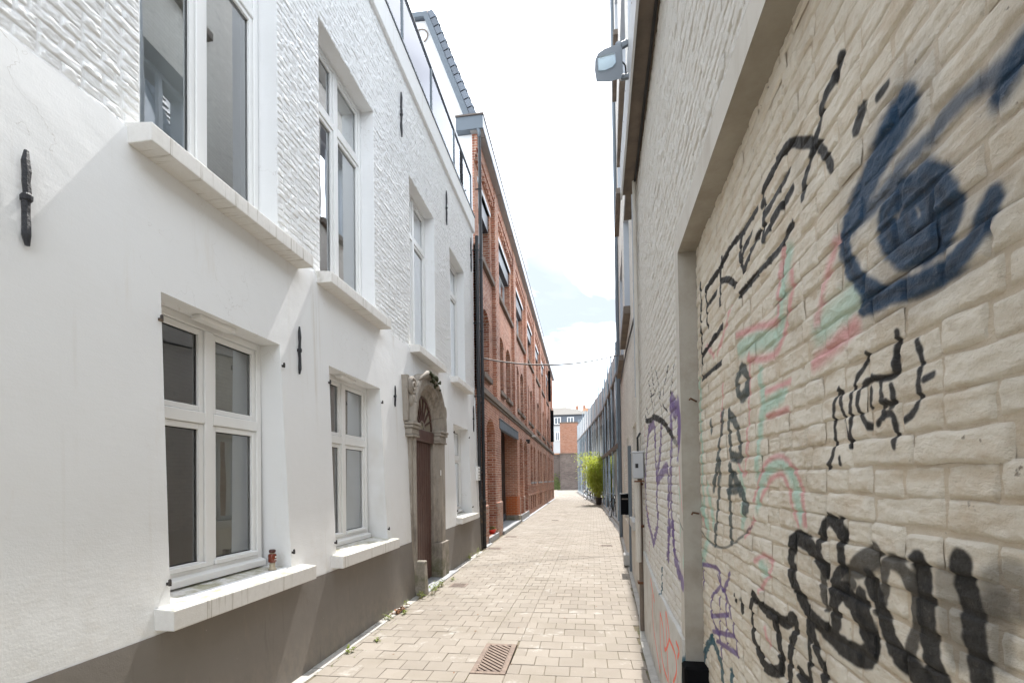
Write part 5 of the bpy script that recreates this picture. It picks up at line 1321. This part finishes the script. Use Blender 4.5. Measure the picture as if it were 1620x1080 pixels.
MB().add([(-11.5, 94.5, 14.2), (3.0, 94.5, 14.2), (3.0, 103.3, 14.2), (-11.5, 103.3, 14.2), (-9, 99, 16.3), (-3.1, 99, 16.3)], [(0, 1, 5, 4), (1, 2, 5), (2, 3, 4, 5), (3, 0, 4), (3, 2, 1, 0)]).build('roof', MT['roof_grey'], fh)
for (x0, x1, z0, z1) in ((-5.2, -3.9, 12.35, 13.75), (-2.7, -1.4, 12.5, 13.7), (-8, -6.8, 12.35, 13.7), (-5.1, -4.2, 9.2, 10.9), (-8, -7, 9.2, 10.9)):
    wy = 94.76 if z0 > 12 else 94.95
    w0 = MB().box(x0, x1, wy - .1, wy + .2, z0, z1).build('window', MT['pvc'], fh)
    for a, b in ((x0 + .15, (x0 + x1) / 2 - .06), ((x0 + x1) / 2 + .06, x1 - .15)):
        MB().quad((a, wy - .103, z0 + .12), (b, wy - .103, z0 + .12), (b, wy - .103, z1 - .12), (a, wy - .103, z1 - .12)).build('pane', MT['zinc'], w0, fix=False)
f2 = empty('far_roof_house', (4, 110, 0), 'red tiled rooftop with chimneys far behind the gallery', 'house')
MB().box(-3, 14, 110, 120, 0, 15).build('wall', MT['white_wall_far'], f2)
MB().prism([(-3.3, 15), (14.3, 15), (10, 17.6), (1.0, 17.6)], lambda x, z: (x, 110, z), lambda x, z: (x, 120, z)).build('roof', MT['terracotta'], f2)
for x in (-1.2, .4, 2.2): MB().box(x, x + .7, 110.5, 111.3, 15.5, 18.3).build('chimney', MT['end_red'], f2)

# ------------------------------------------------------------------ overhead cable
cb_ = []
A = Vector((-2.40, 11.62, 4.62)); B = Vector((1.02, 13.6, 5.02))
for k in range(25):
    t_ = k / 24; p = A.lerp(B, t_); p.z -= .22 * 4 * t_ * (1 - t_); cb_.append(p)
oc = MB().tube(cb_, .017, 6).build('overhead_cable', MT['cable_pale'], smooth=True); tag(oc, 'thin cable sagging across the alley from downpipe to pale house', 'cable')

# ------------------------------------------------------------------ potted bamboo
bx, by = 1.02, 31.3
bam = empty('bamboo_plant', (bx, by, 0), 'bright green potted bamboo beside the steel gallery', 'plant')
MB().lathe([(.15, .0), (.17, .02), (.205, .40), (.225, .41), (.225, .46), (.20, .46), (.19, .36), (.01, .35)], (bx, by, .004), 20).build('pot', MT['pot'], bam, smooth=True)
lv = MB(); br_ = random.Random(5)
for c in range(46):
    a = br_.uniform(0, 2 * PI); r0 = br_.uniform(0, .15); x0, y0 = bx + r0 * math.cos(a), by + r0 * math.sin(a)
    H = br_.uniform(1.7, 3.35); lean = Vector((br_.gauss(-.36, .40), br_.gauss(-.1, .42), 0)) * H / 2.6
    pts = []
    for k in range(7):
        t_ = k / 6; pts.append(Vector((x0, y0, .36)) + Vector((0, 0, (H - .36) * t_)) + lean * (t_ ** 1.8))
    MB().tube(pts, [.010 - .0012 * k for k in range(7)], 5).build('culm', MT['culm'], bam)
    nl = int(120 * H / 2.5)
    for k in range(nl):
        t_ = br_.betavariate(2.3, 1.15) * .98 + .02; i = min(5, int(t_ * 6)); p = pts[i].lerp(pts[i + 1], t_ * 6 - i)
        sp_ = .07 + .30 * min(1, t_ * 1.5) * (1.15 - t_ * .6)
        p = p + Vector((br_.gauss(0, sp_), br_.gauss(0, sp_), br_.gauss(0, .07)))
        d = Vector((br_.gauss(0, 1), br_.gauss(0, 1), br_.gauss(-.45, .6))).normalized(); L = br_.uniform(.13, .24); wv = d.cross(Vector((br_.gauss(0, .4), br_.gauss(0, .4), 1))).normalized() * L * .11
        lv.add([p, p + d * L * .45 + wv, p + d * L + Vector((0, 0, -L * .15)), p + d * L * .45 - wv], [(0, 1, 2, 3)])
lo_ = lv.build('foliage', MT['bamboo_leaf'], bam, fix=False)

# ------------------------------------------------------------------ bicycles
def bicycle(x, y, rz, lab_, frame_mat, lean=.08):
    r = empty('bicycle', (x, y, 0), lab_, 'bicycle', 'bicycles parked along the steel gallery', rz); r.rotation_euler = (lean, 0, rz)
    R_ = .33
    for cx_ in (-.52, .54):
        wl = MB().tube([(cx_ + R_ * math.cos(2 * PI * k / 28), 0, R_ + .01 + R_ * math.sin(2 * PI * k / 28)) for k in range(29)], .018, 6, False).build('tyre', MT['tyre'], r, local=True)
        q = MB().tube([(cx_ + (R_ - .03) * math.cos(2 * PI * k / 28), 0, R_ + .01 + (R_ - .03) * math.sin(2 * PI * k / 28)) for k in range(29)], .010, 5, False)
        for k in range(14):
            a = 2 * PI * k / 14; q.tube([(cx_, rnd.choice((-.02, .02)), R_ + .01), (cx_ + (R_ - .03) * math.cos(a), 0, R_ + .01 + (R_ - .03) * math.sin(a))], .002, 3)
        q.lathe([(.02, -.04), (.02, .04)], (cx_, 0, R_ + .01), 8, 'Y'); q.build('wheel', MT['chrome'], r, local=True)
        MB().tube([(cx_ + (R_ + .035) * math.cos(.3 + 2.3 * k / 12), 0, R_ + .01 + (R_ + .035) * math.sin(.3 + 2.3 * k / 12)) for k in range(13)], .014, 6).build('mudguard', MT['tyre'], r, local=True)
    q = MB(); bb = (-.08, 0, .30); st = (-.22, 0, .80); hd_ = (.38, 0, .84); hb = (.42, 0, .66); ra_ = (-.52, 0, .34); fa = (.54, 0, .34)
    for a, b, rr in ((bb, st, .017), (bb, hb, .019), (st, hd_, .016), (hd_, hb, .019), (bb, ra_, .012), (st, ra_, .010), (hb, fa, .013), (st, (-.25, 0, .92), .013), (hd_, (.36, 0, .98), .013)): q.tube([a, b], rr, 7)
    q.build('frame', frame_mat, r, local=True)
    MB().tube([(.22, -.29, 1.0), (.34, -.24, 1.03), (.38, -.08, 1.0), (.38, .08, 1.0), (.34, .24, 1.03), (.22, .29, 1.0)], .012, 6).build('handlebar', MT['chrome'], r, local=True)
    MB().hexa([(-.40, -.09, .92), (-.10, -.025, .93), (-.10, .025, .93), (-.40, .09, .92), (-.40, -.08, .97), (-.10, -.02, .96), (-.10, .02, .96), (-.40, .08, .97)]).build('saddle', MT['tyre'], r, local=True, bev=.015, seg=2)
    MB().lathe([(.085, -.006), (.085, .006)], (-.08, -.06, .30), 16, 'Y').build('chain_wheel', MT['chrome'], r, local=True)
    MB().tube([(-.08, -.10, .30), (.02, -.10, .18), (.02, -.19, .18)], .010, 5).build('pedal', MT['tyre'], r, local=True)
    return r
bicycle(1.22, 20.6, PI / 2 + .12, 'dark bicycle seen past the black letter box', MT['tyre'])
bicycle(.50, 38.6, PI / 2 + .5, 'dark bicycle parked behind the potted bamboo', MT['tyre'])
bicycle(.92, 36.6, PI / 2 + .1, 'reddish bicycle partly hidden by the potted bamboo', MT['rust'])

# ------------------------------------------------------------------ small things on sills and in the joints
jar = empty('candle_jar', (-2.47, 3.61, .93), 'small amber glass jar with dark lid on the nearest window sill', 'jar')
jz = .931
MB().lathe([(.030, 0), (.034, .004), (.026, .012), (.022, .03), (.022, .06)], (-2.47, 3.60, jz), 18).build('glass_foot', MT['label'], jar, smooth=True)
MB().lathe([(.022, .060), (.031, .066), (.032, .118), (.026, .128), (.02, .130)], (-2.47, 3.60, jz), 18).build('amber_body', MT['wax'], jar, smooth=True)
MB().lathe([(.018, .130), (.018, .138)], (-2.47, 3.60, jz), 18).build('glass_neck', MT['label'], jar, smooth=True)
MB().lathe([(.023, .138), (.025, .142), (.025, .158), (.018, .163)], (-2.47, 3.60, jz), 18).build('lid', surf('dark_red_lid', (.06, .012, .01), .4, .2, 20), jar, smooth=True)
MB().box(-2.4385, -2.4375, 3.588, 3.606, jz + .098, jz + .112).box(-2.4385, -2.4375, 3.58, 3.615, jz + .083, jz + .087).build('label_print', MT['pvc'], jar)
def weed(x, y, r_, n_, lab_, h=.10, seed=0):
    g_ = random.Random(seed); root = empty('weed', (x, y, 0), lab_, 'weed', 'weeds growing at the foot of the white house'); q = MB(); st_ = MB()
    for k in range(max(3, n_ // 9)):
        a = g_.uniform(0, 2 * PI); e = Vector((x + r_ * g_.uniform(.2, 1) * math.cos(a), y + 1.5 * r_ * g_.uniform(.2, 1) * math.sin(a), h * g_.uniform(.35, 1.1))); b = Vector((x + g_.gauss(0, r_ * .2), y + g_.gauss(0, r_ * .3), 0))
        st_.tube([b, b.lerp(e, .5) + Vector((0, 0, h * .25)), e], .0018, 4)
        for j in range(9):
            p = b.lerp(e, g_.uniform(.25, 1.05)) + Vector((g_.gauss(0, .008), g_.gauss(0, .008), h * .12 + g_.gauss(0, .006)))
            d = Vector((g_.gauss(0, 1), g_.gauss(0, 1), g_.gauss(.25, .5))).normalized() * g_.uniform(.018, .038); wv = d.cross(Vector((g_.gauss(0, .3), g_.gauss(0, .3), 1))).normalized() * d.length * .32
            q.add([p, p + d * .5 + wv, p + d, p + d * .5 - wv], [(0, 1, 2, 3)])
    q.build('leaves', MT['weed'], root, fix=False); st_.build('stems', MT['culm'], root)
WD = [(-2.30, 5.55, .10, 54, 'low grey-green weed at the plinth, left of the dry leaves', .07), (-2.20, 5.74, .06, 27, 'small weed patch in the paving beside the dry leaves', .05),
      (-2.25, 6.52, .08, 54, 'dark leafy weed just left of the guard stone', .11), (-2.16, 6.80, .09, 60, 'pale stalky weed in front of the guard stone', .14),
      (-2.17, 7.05, .09, 54, 'straggling weed along the front of the threshold', .11), (-2.16, 7.35, .09, 63, 'bright green weed at the middle of the threshold', .10),
      (-2.14, 7.75, .05, 27, 'tiny weed at the far end of the threshold', .05), (-2.30, 9.75, .10, 54, 'leafy weed at the plinth below the far window', .15), (-2.28, 10.3, .10, 54, 'leafy weed nearest the black downpipes', .16),
      (-2.24, 4.42, .06, 27, 'flat weed sprig on the kerb near the front edge', .03), (-2.10, 4.78, .05, 18, 'thin weed sprig among the pavers', .02), (-2.28, 6.08, .04, 18, 'single small sprout past the dry leaves', .07)]
for i, (x, y, r_, n_, l_, h) in enumerate(WD): weed(x, y, r_, n_, l_, h, i)
dl = empty('dry_leaves', (-2.27, 5.85, 0), 'little heap of dry brown leaves at the foot of the plinth', 'leaves'); q = MB()
for k in range(34):
    p = Vector((rnd.gauss(-2.28, .02), rnd.gauss(5.86, .09), .008 + rnd.random() * .05)); d = Vector((rnd.gauss(0, 1), rnd.gauss(0, 1), rnd.gauss(0, .5))).normalized() * .035; wv = d.cross(Vector((0, .3, 1))).normalized() * .016
    q.add([p - d, p + wv + Vector((0, 0, .008)), p + d, p - wv + Vector((0, 0, .008))], [(0, 1, 2, 3)])
q.build('leaf_heap', MT['dry_leaf'], dl, fix=False)
jw = MB(); jr = random.Random(9)
for k in range(420):
    y = jr.uniform(3.8, 12); x = -2.27 + abs(jr.gauss(0, .08)) if jr.random() < .75 else line_l(y) + jr.gauss(0, .012)
    p = Vector((x, y, .001)); d = Vector((jr.gauss(0, 1), jr.gauss(0, 1), jr.uniform(.1, .7))).normalized() * jr.uniform(.006, .02); wv = d.cross(Vector((0, 0, 1))).normalized() * d.length * .3
    jw.add([p, p + d * .5 + wv, p + d, p + d * .5 - wv], [(0, 1, 2, 3)])
o = jw.build('joint_moss', MT['weed'], None, fix=False); tag(o, 'tiny sprouts and moss in the paving joints', kind='stuff')
lt = MB()
for k in range(46):
    y = jr.uniform(4, 14); x = jr.uniform(-2.2, .5); p = Vector((x, y, .004)); a = jr.uniform(0, 2 * PI); L = jr.uniform(.008, .022)
    d = Vector((math.cos(a), math.sin(a), .15)) * L; wv = Vector((-math.sin(a), math.cos(a), .2)) * L * .45
    lt.add([p - d, p + wv, p + d, p - wv], [(0, 1, 2, 3)])
o = lt.build('leaf_litter', MT['dry_leaf'], None, fix=False); tag(o, 'scattered tiny dry leaves and crumbs on the paving', kind='stuff')
